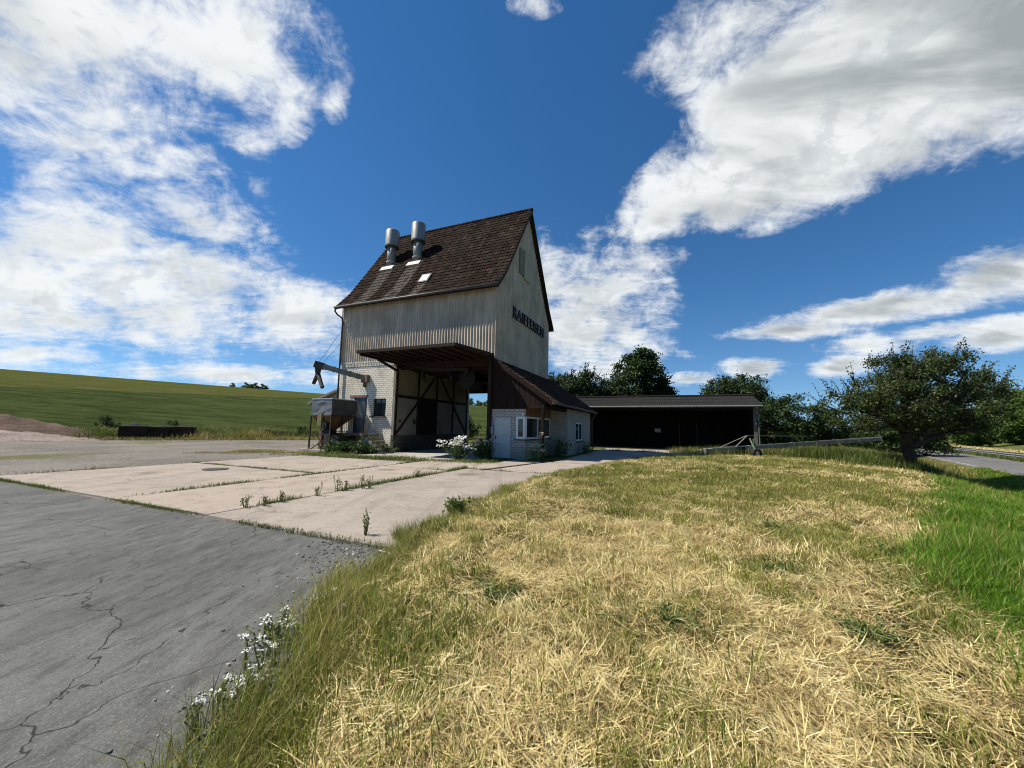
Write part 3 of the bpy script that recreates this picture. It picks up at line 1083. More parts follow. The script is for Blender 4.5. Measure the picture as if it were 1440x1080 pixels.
    mb = MB()
    mb.box(.06, .10, -.10, -.05, 4.9, 8.9)
    mb.build('corner_strip', CLAD, t)
    mb = MB()
    mb.box(-W - .10, -W - .06, -.10, -.05, 5.3, 8.9)
    mb.build('corner_strip', CLAD, t)
    mb = MB()                                            # the box behind the sheets keeps daylight out
    mb.prism([(.03, 5.11), (D - .03, 5.11), (D - .03, 8.9), (D / 2, 15.15), (.03, 8.9)], -W + .03, -.03, axis='x')
    mb.build('storey_core', DARKWOOD, t)
    # hatch in the gable: an older grey leaf and a pale new leaf
    mb = MB()
    mb.box(.07, .12, 3.0, 3.70, 10.70, 12.25)
    hl = mb.build('gable_hatch', plain('grey_hatch', (.20, .185, .15), .85, .3, 3), t)
    mb = MB()
    mb.box(.075, .135, 3.74, 4.70, 10.58, 12.38)
    h2 = mb.build('gable_hatch', plain('pale_hatch', (.40, .375, .26), .8, .18, 2), t)
    h2['label'] = 'pale replacement leaf of the gable hatch'
    # lettering on its dark rail
    cu = bpy.data.curves.new('lettering', 'FONT')
    cu.body = 'RAIFFEISEN'
    cu.size = .84
    cu.extrude = .03
    cu.bevel_depth = .004
    cu.space_character = 1.12
    tmp = bpy.data.objects.new('lettering', cu)
    COL.objects.link(tmp)
    bpy.context.view_layer.update()
    me = bpy.data.meshes.new_from_object(tmp.evaluated_get(bpy.context.evaluated_depsgraph_get()))
    COL.objects.unlink(tmp)
    bpy.data.objects.remove(tmp)
    co = np.zeros(len(me.vertices) * 3, np.float32)
    me.vertices.foreach_get('co', co)
    co = co.reshape(-1, 3)
    w0, w1 = co[:, 0].min(), co[:, 0].max()
    h1 = co[:, 1].max()
    new = np.stack([.12 + co[:, 2], 2.12 + (co[:, 0] - w0) / (w1 - w0) * 5.36, 7.78 + co[:, 1] / h1 * .60], -1).astype(np.float32)
    me.vertices.foreach_set('co', new.ravel())
    me.materials.clear()
    me.materials.append(plain('black_letters', (.012, .011, .010), .55, .2, 3))
    me.name = 'lettering'
    lt = link('lettering', me, t)
    mb = MB()
    mb.box(.075, .115, 2.05, 7.55, 7.715, 7.765)
    mb.build('letter_rail', MATS['black_letters'], lt)
    # --- roof
    L = W + .62
    tile_sheet('roof', (-W - .31, PROF[0][0], PROF[0][1]), (1, 0, 0), L, PROF, (0, 1, 0), TILE, t, 3)
    tile_sheet('roof', (-W - .31, D - PROF[0][0], PROF[0][1]), (1, 0, 0), L, PROF, (0, -1, 0), TILE, t, 4)
    mb = MB()
    th_ = .11
    pr = PROF + [(D - y, z) for y, z in PROF[::-1][1:]]
    low = [(y, z - th_ * 1.55) for y, z in pr]
    for x0, x1 in ((-W - .30, .30),):
        for i in range(len(pr) - 1):
            q = [pr[i], pr[i + 1], low[i + 1], low[i]]
            mb.prism([(a, b) for a, b in q][::-1], x0, x1, axis='x')
    mb.build('roof_deck', DARKWOOD, t)
    for x in (.30, -W - .33):                            # dark barge boards along the verges
        mb = MB()
        for i in range(len(pr) - 1):
            q = [(pr[i][0], pr[i][1] + .03), (pr[i + 1][0], pr[i + 1][1] + .03), (low[i + 1][0], low[i + 1][1] - .05), (low[i][0], low[i][1] - .05)]
            mb.prism(q[::-1], x, x + .03, axis='x')
        mb.build('barge_board', DARKWOOD, t)
    mb = MB()
    n = 31
    for i in range(n):
        x = -W - .33 + i * (L + .04) / n
        mb.tube([(x, D / 2, 15.36), (x + (L + .04) / n + .03, D / 2, 15.375)], [.115, .125], 12)
    mb.build('ridge_tiles', TILE, t)
    # eaves boarding, gutter and its swan-neck pipe
    mb = MB()
    mb.tube([(-W - .35, -.50, 8.66), (.31, -.50, 8.70)], .075, 10)
    gt = mb.build('gutter', DARKZINC, t, smooth=True)
    mb = MB()
    mb.tube([(-W - .28, -.50, 8.62), (-W - .28, -.50, 8.42), (-W - .18, -.38, 8.22), (-W - .03, -.16, 8.06), (-W + .02, -.13, 7.85), (-W + .02, -.13, .1)], .05, 8)
    mb.build('downpipe', DARKZINC, gt, smooth=True)
    # --- ventilation pipes
    for x, zc in ((-9.0, 14.66), (-6.85, 14.74)):
        y = 2.3
        zb = roof_z(y)
        mb = MB()
        mb.tube([(x, y, zb - .3), (x, y, 13.75)], .29, 20)
        vp = mb.build('vent_pipe', ZINC, t, smooth=True)
        mb = MB()
        mb.tube([(x, y, 13.52), (x, y, 13.60), (x, y, zc - .05), (x, y, zc)], [.47, .455, .455, .43], 24)
        mb.build('vent_cap', ZINC, vp, smooth=True)
        mb = MB()
        mb.tube([(x, y, 13.47), (x, y, 13.53)], .475, 24)
        for k in range(4):
            a = k * math.pi / 2 + .4
            mb.bar((x + .28 * math.cos(a), y + .28 * math.sin(a), 13.3), (x + .44 * math.cos(a), y + .44 * math.sin(a), 13.6), .04, .03)
        mb.build('cap_rim', DARKZINC, vp)
        mb = MB()
        mb.tube([(x, y, zb + .05), (x, y, zb + .12)], .33, 16)
        s = 1.455
        a = Vector((0, 1, s)).normalized()
        nrm = Vector((0, -s, 1)).normalized()
        p0 = Vector((x, y - .33, roof_z(y - .33))) + nrm * .10
        for k in range(1):
            c = [p0 + Vector((dx, 0, 0)) + a * da for dx, da in ((-.52, -.18), (.52, -.18), (.50, .22), (-.50, .22))]
            mb.add(list(c) + [q - nrm * .06 for q in c], [(0, 1, 2, 3), (4, 7, 6, 5), (0, 4, 5, 1), (1, 5, 6, 2), (2, 6, 7, 3), (3, 7, 4, 0)])
        mb.build('flashing', LEAD, vp)
    # small metal roof light
    y0 = .78
    nrm = Vector((0, -1.455, 1)).normalized()
    a = Vector((0, 1, 1.455)).normalized()
    c0 = Vector((-4.99, y0, roof_z(y0))) + nrm * .09
    mb = MB()
    c = [c0 + Vector((dx, 0, 0)) + a * da for dx, da in ((-.33, -.38), (.33, -.38), (.33, .38), (-.33, .38))]
    mb.add([q + nrm * .05 for q in c] + [q - nrm * .06 for q in c], [(0, 1, 2, 3), (4, 7, 6, 5), (0, 4, 5, 1), (1, 5, 6, 2), (2, 6, 7, 3), (3, 7, 4, 0)])
    sk = mb.build('roof_light', DARKZINC, t)
    mb = MB()
    c = [c0 + nrm * .055 + Vector((dx, 0, 0)) + a * da for dx, da in ((-.27, -.32), (.27, -.32), (.27, .32), (-.27, .32))]
    mb.add([q + nrm * .015 for q in c] + [q for q in c], [(0, 1, 2, 3), (4, 7, 6, 5), (0, 4, 5, 1), (1, 5, 6, 2), (2, 6, 7, 3), (3, 7, 4, 0)])
    mb.build('pane', plain('milky_roof_light', (.55, .58, .60), .25, .1, 3), sk)
    # --- lean-to with the weighing office
    LP = [(0, 2.76), (3.12, 4.98)]
    tile_sheet('lean_to_roof', (3.12, -.16, 2.76), (0, 1, 0), 10.5, LP, (-1, 0, 0), TILE2, t, 9)
    mb = MB()
    zr = lambda x: 4.98 - (4.98 - 2.76) / 3.12 * x
    mb.prism([(0.06, zr(.06) - .02), (.06, zr(.06) - .16), (3.06, zr(3.06) - .16), (3.06, zr(3.06) - .02)], -.12, 10.3, axis='y')
    mb.build('lean_to_deck', SOFFIT, t)
    mb = MB()
    mb.prism([(0.0, zr(0) + .05), (.0, zr(0) - .2), (3.14, zr(3.14) - .2), (3.14, zr(3.14) + .05)], -.165, -.13, axis='y')
    mb.build('verge_board', REDWOOD, t)
    mb = MB()
    mb.prism([(0.0, zr(0) + .05), (.0, zr(0) - .2), (3.14, zr(3.14) - .2), (3.14, zr(3.14) + .05)], 10.31, 10.34, axis='y')
    mb.build('verge_board', REDWOOD, t)
    mb = MB()
    mb.tube([(3.20, -.2, 2.70), (3.20, 10.4, 2.66)], .065, 10)
    lg = mb.build('lean_to_gutter', DARKZINC, t, smooth=True)
    mb = MB()
    mb.tube([(3.19, 10.1, 2.62), (3.05, 10.1, 2.3), (2.92, 10.1, 2.15), (2.92, 10.1, .05)], .045, 8)
    mb.build('downpipe', DARKZINC, lg, smooth=True)
    mb = MB()
    n = 22
    for i in range(n):
        x0 = -.2 + i * 3.0 / n
        x1 = x0 + 3.0 / n - .006
        zb = 2.43 if x1 < 1.8 else 2.60
        mb.add([(x, y, z) for y in (-.03 - .008 * (i % 2), .0) for x, z in ((x0, zb), (x1, zb), (x1, zr(max(x1, 0)) - .17), (x0, zr(max(x0, 0)) - .17))],
               [(0, 1, 2, 3), (7, 6, 5, 4), (0, 4, 5, 1), (1, 5, 6, 2), (2, 6, 7, 3), (3, 7, 4, 0)])
    mb.build('gable_boards', REDWOOD, t)
    # office walls
    mb = MB()
    mb.panel('xz', -.055, 1.75, 0, 2.43, .01, .21, [(.11, 1.0, -.1, 2.0), (1.28, 1.80, .96, 2.06)])
    mb.panel('yz', .212, 3.9, 0, 2.06, 1.55, 1.75, [(-.1, 3.85, .96, 2.1)])
    mb.box(1.55, 1.75, .212, 3.9, 2.06, 2.5)
    mb.box(1.752, 2.8, 3.9, 4.1, 0, 2.62)
    mb.panel('yz', 4.102, 10.1, 0, 2.62, 2.6, 2.8, [(5.85, 7.62, .76, 1.90)])
    mb.prism([(.0, 0), (2.598, 0), (2.598, zr(2.598) - .18), (.0, zr(0) - .18)], 9.9, 10.1, axis='y')
    mb.box(-.05, .05, 8.9, 9.898, 0, 4.75)
    mb.build('office_wall', m_brick('office_brick', (.46, .44, .39)), t)
    mb = MB()
    mb.box(.02, 2.59, .25, 9.88, 2.62, 2.66)
    mb.box(.0, .04, .22, 8.7, 0, 4.6)
    mb.build('office_ceiling', DARKWOOD, t)
    mb = MB()
    for i in range(3):
        mb.box(1.752, 1.785 + .006 * (i % 2), -.005, 3.89, 2.07 + i * .19, 2.25 + i * .19)
    mb.build('fascia_boards', TANWOOD, t)
    mb = MB()
    mb.box(2.58, 2.74, -.125, 4.05, 2.44, 2.60)
    mb.box(1.8, 2.57, -.10, .0, 2.45, 2.59)
    mb.build('eave_beam', REDWOOD, t)
    mb = MB()
    mb.box(2.575, 2.715, -.12, .02, .0, 2.437)
    mb.build('porch_post', REDWOOD, t, bevel=.01)
    # office door
    mb = MB()
    mb.box(.135, .975, -.01, .04, .045, 1.97)
    od = mb.build('office_door', DOORGREY, t, bevel=.008)
    mb = MB()
    mb.panel('xz', .108, 1.002, .03, 2.0, -.02, .05, [(.14, .97, -.1, 1.965)])
    mb.build('door_frame', DOORGREY, od)
    mb = MB()
    mb.box(.17, .205, -.016, -.01, .93, 1.12)
    mb.tube([(.19, -.012, 1.05), (.19, -.06, 1.05), (.31, -.06, 1.05)], .012, 8)
    mb.build('door_handle', BLACKSTEEL, od)
    mb = MB()
    mb.box(.16, .30, -.014, -.01, 1.77, 1.94)
    ds = mb.build('door_sign', plain('white_sticker', (.75, .75, .74), .5, .05, 3), od)
    mb = MB()
    mb.box(.172, .192, -.017, -.0145, 1.79, 1.92)
    mb.box(.222, .242, -.017, -.0145, 1.79, 1.92)
    mb.box(.242, .272, -.017, -.0145, 1.85, 1.92)
    mb.build('sticker_print', BLACKSTEEL, ds)
    mb = MB()
    mb.box(.0, 1.1, -.12, .0, .0, .045)
    mb.build('door_step', PLINTH, t)
    mb = MB()
    mb.box(-.05, .09, -.11, .005, 1.20, 1.54)
    mb.prism([(-.06, 1.54), (.10, 1.54), (.10, 1.56), (-.06, 1.56)], -.125, .0)
    mb.build('letterbox', plain('letterbox_grey', (.24, .25, .27), .5, .15, 3), t, bevel=.006)
    # window that wraps the corner
    cw = window_unit(t, 'corner_window', 'xz', 1.28, 1.76, .97, 2.06, -.02, 1, [], .085)
    mb = MB()
    mb.panel('yz', .052, 3.86, .97, 2.06, 1.72, 1.79, [(.13, 1.66, 1.06, 1.98), (1.80, 2.42, 1.06, 1.98), (2.56, 3.77, 1.06, 1.98)])
    mb.build('side_frame', WHITE, cw, bevel=.006)
    mb = MB()
    mb.box(1.745, 1.765, .09, 3.82, 1.0, 2.02)
    mb.build('side_glass', GLASS, cw)
    mb = MB()
    mb.panel('xz', 1.345, 1.70, 1.04, 1.99, -.035, -.02, [(1.40, 1.645, 1.09, 1.94)])
    mb.build('sash', WHITE, cw)
    mb = MB()
    mb.box(1.22, 1.86, -.09, .0, .915, .968)
    mb.box(1.752, 1.86, .002, 3.9, .915, .968)
    mb.build('window_sill', PLINTH, cw)
    mb = MB()
    mb.tube([(1.66, -.01, 2.17), (1.66, -.09, 2.17)], [.03, .06], 10)
    mb.build('wall_lamp', WHITE, t)
    rw = window_unit(t, 'rear_window', 'yz', 5.85, 7.62, .77, 1.90, 2.70, 1, [6.74], .09)
    mb = MB()
    mb.box(2.801, 2.88, 5.8, 7.67, .70, .76)
    mb.build('window_sill', PLINTH, rw)
    # --- low annexe behind the left corner
    mb = MB()
    mb.box(-15.3, -W - .02, 3.1, 3.3, 0, 3.25)
    mb.prism([(-15.3, 3.25), (-W - .02, 3.25), (-W - .02, 4.98)], 3.1, 3.3, axis='y')
    mb.box(-15.3, -15.1, 3.3, 8.2, 0, 3.2)
    mb.build('annexe_wall', plain('grey_block_wall', (.26, .255, .235), .9, .25, 2.5, dirt=(.14, .13, .11)), t)
    mb = MB()
    mb.prism([(-16.5, 3.06), (-16.5, 2.92), (-W - .02, 4.98), (-W - .02, 5.12)], 2.75, 8.4, axis='y')
    mb.build('annexe_roof', plain('annexe_sheet', (.20, .19, .17), .9, .3, 2), t)
    return t


STORE = build_store()
# ------------------------------------------------------------------ open shed on the right
def build_shed():
    S0 = (6.78, 32.89, 0)
    t = thing('open_shed', 'long low open-fronted shed of dark boards under a grey corrugated roof', 'shed', S0, -TH)
    X0, X1, DP = -3.6, 12.0, 7.0
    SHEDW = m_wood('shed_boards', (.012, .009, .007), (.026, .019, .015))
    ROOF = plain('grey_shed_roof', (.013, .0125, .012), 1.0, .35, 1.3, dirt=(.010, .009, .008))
    mb = MB()
    n = 60
    for i in range(n):
        x = X0 + i * (X1 - X0) / n
        mb.box(x, x + (X1 - X0) / n, DP + .012 * (i % 2), DP + .05, 0, 3.6)
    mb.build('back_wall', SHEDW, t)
    for x in (X0, X1):
        mb = MB()
        for i in range(28):
            y = .12 + i * .245
            h = 3.35 + 1.05 * (1 - abs(y - 3.5) / 3.5)
            mb.box(x - .03 + .012 * (i % 2), x + .03, y, y + .238, 0, h - .02)
        mb.build('side_wall', SHEDW, t)
    for x in (X0, X0 + 5.2, X0 + 10.4, X1):
        if x in (X0, X1):
            mb = MB()
            mb.box(x - .1, x + .1, -.10, .1, 0, 3.3)
            mb.build('post', plain('grey_timber_post', (.16, .145, .13), .85, .3, 4), t)
    mb = MB()
    mb.box(X0, X1, -.08, .08, 3.12, 3.32)
    for i in range(9):
        x = X0 + .15 + i * (X1 - X0 - .3) / 8
        mb.bar((x, -.3, 3.33), (x, 3.5, 4.30), .1, .16)
        mb.bar((x, 3.5, 4.30), (x, 7.3, 3.33), .1, .16)
    mb.build('rafters', SHEDW, t)
    mb = MB()
    # corrugated sheets, waves running down the slope
    for y0, z0, y1, z1 in ((-.45, 3.42, 3.5, 4.46), (7.45, 3.42, 3.5, 4.46)):
        vs, fs = [], []
        L = X1 + .5 - (X0 - .5)
        n = int(L / .177 * 6)
        for k in range(4):
            ya, za = y0 + (y1 - y0) * k / 3, z0 + (z1 - z0) * k / 3
            yb, zb = y0 + (y1 - y0) * (k + 1) / 3, z0 + (z1 - z0) * (k + 1) / 3
            if k == 3:
                break
            o = len(vs)
            for i in range(n + 1):
                x = X0 - .5 + L * i / n
                w = .022 * math.cos(2 * math.pi * i / 6)
                vs += [(x, ya, za + w + .02), (x, yb, zb + w)]
            fs += [(o + 2 * i, o + 2 * i + 2, o + 2 * i + 3, o + 2 * i + 1) for i in range(n)]
        mb.add(vs, fs)
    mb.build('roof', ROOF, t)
    mb = MB()
    mb.tube([(X0 - .5, 3.5, 4.50), (X1 + .5, 3.5, 4.50)], .10, 8)
    mb.build('ridge_cap', ROOF, t)
    mb = MB()
    mb.prism([(-.44, 3.38), (3.5, 4.41), (7.44, 3.38), (7.44, 3.22), (3.5, 4.22), (-.44, 3.22)][::-1], X1 + .45, X1 + .49, axis='x')
    mb.build('barge_board', SHEDW, t)
    mb = MB()
    mb.tube([(X0 - .5, -.52, 3.36), (X1 + .45, -.52, 3.38)], .075, 8)
    gt = mb.build('gutter', plain('pale_gutter', (.15, .145, .135), .6, .2, 3), t)
    mb = MB()
    mb.tube([(X1 + .45, -.52, 3.32), (X1 + .40, -.3, 3.1), (X1 + .2, -.16, 2.95), (X1 + .2, -.16, .1)], .045, 8)
    mb.build('downpipe', MATS['grey_timber_post'], gt)
    mb = MB()
    mb.box(4.75, 5.3, DP - .04, DP - .005, 1.32, 1.68)
    sg = mb.build('white_notice', plain('notice_white', (.85, .85, .85), .5, .05, 3), t)
    for x in (6.9, 8.4):
        mb = MB()
        mb.box(x, x + .07, DP - .16, DP - .03, 0, 2.3)
        mb.build('door_post', MATS['grey_timber_post'], t)
    mb = MB()
    mb.box(X0 + .06, X1 - .06, .14, DP - .02, -.02, .035)
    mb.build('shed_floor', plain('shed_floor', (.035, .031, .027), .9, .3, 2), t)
    return t


build_shed()


# ------------------------------------------------------------------ loading platform with railing, hopper on legs, auger
def build_yard_machinery():
    p = thing('loading_platform', 'raised concrete loading platform with iron railing and steps below the blue steel door', 'platform', loc2w(-8.6, -.6) + (0,), -TH)
    CONC = plain('stained_concrete', (.30, .28, .25), .9, .3, 1.6, dirt=(.14, .13, .11))
    ox = 8.6
    oy = .6
    mb = MB()
    mb.box(-10.35 + ox, -7.15 + ox, -1.25 + oy, -.05 + oy, .94, 1.045)
    mb.build('platform_slab', CONC, p)
    mb = MB()
    mb.box(-10.3 + ox, -9.0 + ox, -1.15 + oy, -.05 + oy, 0, .938)
    mb.build('support_wall', CONC, p)
    mb = MB()
    mb.box(-7.4 + ox, -7.2 + ox, -1.1 + oy, -.1 + oy, 0, .938)
    mb.build('support_wall', CONC, p)
    mb = MB()
    mb.box(-10.36 + ox, -7.14 + ox, -1.275 + oy, -1.252 + oy, .92, 1.06)
    mb.build('edge_angle', RUST, p)
    mb = MB()
    for k in range(5):
        x = -7.14 + k * .26
        mb.box(x + ox, x + .27 + ox, -1.1 + oy, -.1 + oy, 0, .87 - k * .19)
    mb.build('steps', CONC, p)
    mb = MB()
    y = -1.2 + oy
    for z in (1.12, 2.0):
        mb.bar((-10.3 + ox, y, z), (-7.2 + ox, y, z), .035, .035)
    for i in range(27):
        x = -10.3 + i * .1192 + ox
        w = .04 if i in (0, 13, 26) else .014
        mb.bar((x, y, 1.03), (x, y, 2.0), w, w, (0, 1, 0))
    mb.build('railing', BLACKSTEEL, p)
    mb = MB()
    a0, a1 = Vector((-7.16 + ox, y + .1, 2.0)), Vector((-5.95 + ox, y + .1, 1.0))
    mb.bar(a0, a1, .035, .035)
    mb.bar(a0 - Vector((0, 0, .82)), a1 - Vector((0, 0, .82)), .03, .03)
    for i in range(11):
        q = a0.lerp(a1, i / 10)
        w = .035 if i in (0, 10) else .014
        mb.bar(q, q - Vector((0, 0, .82 if 0 < i < 10 else 1.0)), w, w, (0, 1, 0))
    mb.build('stair_railing', plain('yellowed_iron', (.16, .12, .05), .7, .4, 5), p)

    h = thing('grain_hopper', 'steel grain hopper with silver sheeted bin on rusty legs, left of the brick wall', 'hopper', loc2w(-9.45, -1.38) + (0,), -TH)
    sx, sy = .76, .62
    mb = MB()
    z0, z1 = 1.98, 2.90
    r = random.Random(2)
    # dented sheet walls: small grid per side so light catches the buckles
    def sheet(p00, p10, p11, p01, n=7, m=5, out=Vector((0, 0, 0))):
        p00, p10, p11, p01 = map(Vector, (p00, p10, p11, p01))
        vs, fs = [], []
        for j in range(m + 1):
            for i in range(n + 1):
                u, v = i / n, j / m
                q = (p00 * (1 - u) + p10 * u) * (1 - v) + (p01 * (1 - u) + p11 * u) * v
                k = 0 if i in (0, n) or j in (0, m) else r.uniform(-.022, .022)
                vs.append(q + out * k)
        for j in range(m):
            for i in range(n):
                a = j * (n + 1) + i
                fs.append((a, a + 1, a + n + 2, a + n + 1))
        mb.add(vs, fs)
    sheet((-sx, -sy, z0), (sx, -sy, z0), (sx, -sy, z1), (-sx, -sy, z1), out=Vector((0, 1, 0)))
    bn = mb.build('bin_front', plain('silver_sheet', (.21, .215, .22), .5, .2, 2.0, metal=.6, dirt=(.16, .15, .14)), h)
    mb = MB()
    sheet((sx, -sy, z0), (sx, sy + .5, z0), (sx, sy + .5, z1), (sx, -sy, z1), out=Vector((1, 0, 0)))
    sheet((-sx, sy + .5, z0), (-sx, -sy, z0), (-sx, -sy, z1), (-sx, sy + .5, z1), out=Vector((1, 0, 0)))
    sheet((sx, sy + .5, z0), (-sx, sy + .5, z0), (-sx, sy + .5, z1), (sx, sy + .5, z1), out=Vector((0, 1, 0)))
    mb.build('bin_sides', plain('dark_bin_steel', (.075, .075, .070), .6, .35, 2.5, dirt=(.04, .035, .03)), h)  # sides and back of the bin darker than its silver front
    y1 = sy + .5
    mb = MB()
    for a, b in (((-sx, -sy), (sx, -sy)), ((sx, -sy), (sx, y1)), ((sx, y1), (-sx, y1)), ((-sx, y1), (-sx, -sy))):
        mb.bar((*a, z1), (*b, z1), .06, .05)
    mb.build('bin_rim', plain('pale_rim', (.48, .48, .46), .5, .2, 3, metal=.3), h)
    mb = MB()
    for a, b in (((-sx, -sy), (sx, -sy)), ((sx, -sy), (sx, y1)), ((sx, y1), (-sx, y1)), ((-sx, y1), (-sx, -sy))):
        mb.bar((*a, z0), (*b, z0), .07, .07)
        mb.bar((*a, .96), (*b, .96), .07, .07)
    for x, y in ((-sx, -sy), (sx, -sy), (sx, y1), (-sx, y1)):
        mb.bar((x, y, 0), (x, y, z0), .07, .07, (0, 1, 0))
    mb.bar((-sx, -sy, .06), (sx, -sy, .93), .045, .045)
    mb.bar((sx, -sy, .06), (-sx + .5, -sy, .93), .045, .045)
    mb.bar((sx, -sy, .93), (sx, y1, .06), .045, .045)
    mb.bar((sx, y1, .93), (sx, -sy, .06), .045, .045)
    mb.build('leg_frame', plain('dark_rust', (.055, .038, .028), .8, .4, 5), h)
    mb = MB()
    top = [(-sx + .03, -sy + .03, z0), (sx - .03, -sy + .03, z0), (sx - .03, y1 - .03, z0), (-sx + .03, y1 - .03, z0)]
    bot = [(-.16, -.16, 1.12), (.16, -.16, 1.12), (.16, .16, 1.12), (-.16, .16, 1.12)]
    mb.add(top + bot, [(0, 1, 5, 4), (1, 2, 6, 5), (2, 3, 7, 6), (3, 0, 4, 7), (4, 5, 6, 7)])
    mb.build('hopper_cone', plain('rusty_cone', (.20, .105, .04), .8, .4, 3, dirt=(.08, .045, .025)), h)
    mb = MB()
    mb.box(-.2, .1, -sy - .06, -sy + .06, 1.45, 2.10)
    mb.build('cover_plate', plain('olive_plate', (.20, .17, .075), .7, .3, 4), h)
    mb = MB()
    mb.tube([(.30, -sy - .04, 1.42), (.30, -sy + .24, 1.42)], .20, 16)
    mb.tube([(.30, -sy - .08, 1.42), (.30, -sy - .02, 1.42)], .07, 10)
    mb.box(-.35, .42, -.3, .1, .98, 1.2)
    mb.build('drive_motor', BLACKSTEEL, h)
    mb = MB()
    mb.box(-.42, -.24, -.30, -.12, .0, 1.15)
    mb.build('red_pillar', plain('red_brick_pillar', (.26, .13, .10), .9, .3, 5), h)
    b = MB()
    b.box(-1.0, .95, -.12, .12, 0, .16)
    tag(b.build('timber_sleeper', plain('pale_timber', (.36, .32, .27), .9, .3, 3, dirt=(.2, .17, .14))), 'pale timber sleeper lying under the front legs of the hopper', 'sleeper')
    o = bpy.data.objects['timber_sleeper']
    o.location, o.rotation_euler = loc2w(-9.6, -2.2) + (.0,), (0, 0, -TH)

    a = thing('grain_auger', 'grey square-tube auger reaching out from the brick wall with a forked spout', 'auger', loc2w(-8.39, 0) + (0,), -TH)
    TUBE = plain('auger_grey', (.20, .19, .165), .6, .3, 3, dirt=(.10, .09, .075))
    A = Vector((.12, -.02, 4.22))
    B = Vector((-2.18, -1.55, 4.92))
    mb = MB()
    mb.bar(A, B, .30, .28)
    d = (B - A)
    for k in range(1, 6):
        q = A + d * (k / 6)
        mb.bar(q - d.normalized() * .02, q + d.normalized() * .02, .35, .33)
    mb.build('auger_tube', TUBE, a)
    mb = MB()
    mb.box(-.12, .32, -.22, .05, 3.98, 4.42)
    mb.box(-.02, .10, -.16, .02, 3.72, 3.98)
    mb.build('wall_mount', plain('rust_brown_box', (.17, .12, .08), .8, .35, 4), a)
    mb = MB()
    mb.bar(B - d.normalized() * .35, B + d.normalized() * .12, .40, .38)
    mb.tube([B + Vector((.05, .03, -.1)), B + Vector((.05, .03, -.5))], [.19, .14], 10)
    J = B + Vector((.05, .03, -.55))
    mb.tube([J + Vector((0, 0, .15)), J, J + Vector((-.40, .1, -.52))], [.13, .12, .10], 10)
    mb.tube([J + Vector((0, 0, .1)), J + Vector((.08, 0, -.08)), J + Vector((.62, -.15, -.80))], [.12, .12, .105], 10)
    mb.build('forked_spout', plain('dark_spout', (.05, .046, .042), .6, .3, 4), a)
    for za, q in ((7.35, .0), (6.55, .12)):
        mb = MB()
        mb.tube([B + Vector((.10 + q * 2, q, .15)), (-W + 8.39 - .02, -.06, za)], .010, 5)
        mb.build('guy_cable', BLACKSTEEL, a)


build_yard_machinery()


# ------------------------------------------------------------------ long conveyor lying in the grass on its wheels
def build_conveyor():
    t = thing('grain_conveyor', 'long grey grain conveyor on a wheeled strut lying low in the grass before the hedge', 'conveyor', (14.0, 22.3, float(H(14, 22.3))))
    GREY = plain('conveyor_grey', (.27, .27, .26), .6, .3, 2, metal=.2, dirt=(.14, .13, .12))
    A, B = Vector((-2.1, 1.5, .22)), Vector((9.0, 1.9, 1.10))
    mb = MB()
    mb.bar(A, B, .32, .20)
    for k in range(9):
        q = A.lerp(B, k / 8)
        mb.bar(q - Vector((.03, 0, 0)), q + Vector((.03, 0, .01)), .37, .25)
    mb.build('conveyor_tube', GREY, t)
    mb = MB()
    mb.bar(A + Vector((.3, -.22, .14)), B + Vector((0, -.22, .14)), .04, .05)
    mb.build('side_rail', plain('conveyor_pale', (.42, .42, .40), .6, .2, 3), t)
    # strut, axle, wheel
    mb = MB()
    mb.bar((-.20, .1, 1.02), (.06, -.02, .20), .10, .06)
    mb.build('strut', plain('pale_green_strut', (.36, .44, .33), .6, .2, 3), t)
    mb = MB()
    mb.bar((.02, .12, 1.0), (.10, .12, .55), .12, .04)
    mb.build('green_bracket', plain('green_paint', (.05, .16, .07), .6, .2, 3), t)
    wl = MB()
    wl.tube([(.1, -.10, .18), (.1, -.07, .18), (.1, .07, .18), (.1, .10, .18)], [.22, .27, .27, .22], 24)
    w = wl.build('wheel', plain('tyre_rubber', (.020, .019, .018), .85, .3, 6), t, smooth=False)
    mb = MB()
    mb.tube([(.1, -.115, .18), (.1, -.09, .18)], [.10, .13], 16)
    mb.tube([(.1, -.15, .18), (.1, -.10, .18)], .035, 8)
    mb.build('rim', plain('rim_grey', (.22, .21, .20), .6, .2, 4), w)
    mb = MB()
    top = Vector((-.22, .4, 1.17))
    mb.tube([A + Vector((.9, 0, .2)), top], .016, 6)
    mb.tube([top, B + Vector((-4.5, 0, .10)), ], .014, 6)
    mb.bar((-.22, .3, 1.17), (-.2, 1.5, .5), .05, .05)
    mb.build('tension_rod', GREY, t)
    mb = MB()
    mb.box(-.2, .2, 1.25, 1.75, .1, .5)
    mb.build('support_stand', BLACKSTEEL, t)
    p = MB()
    p.prism([(-.72, .0), (.72, .16), (.74, .40), (-.70, .20)], -.02, .03, axis='y')
    o = p.build('white_panel', plain('white_panel', (.80, .80, .80), .5, .06, 2))
    tag(o, 'white sheet leaning on the grass at the low end of the conveyor', 'panel')
    o.location = (12.75, 26.2, float(H(12.75, 26.2)) + .10)
    o.rotation_euler = (R(-58), 0, R(-8))


build_conveyor()


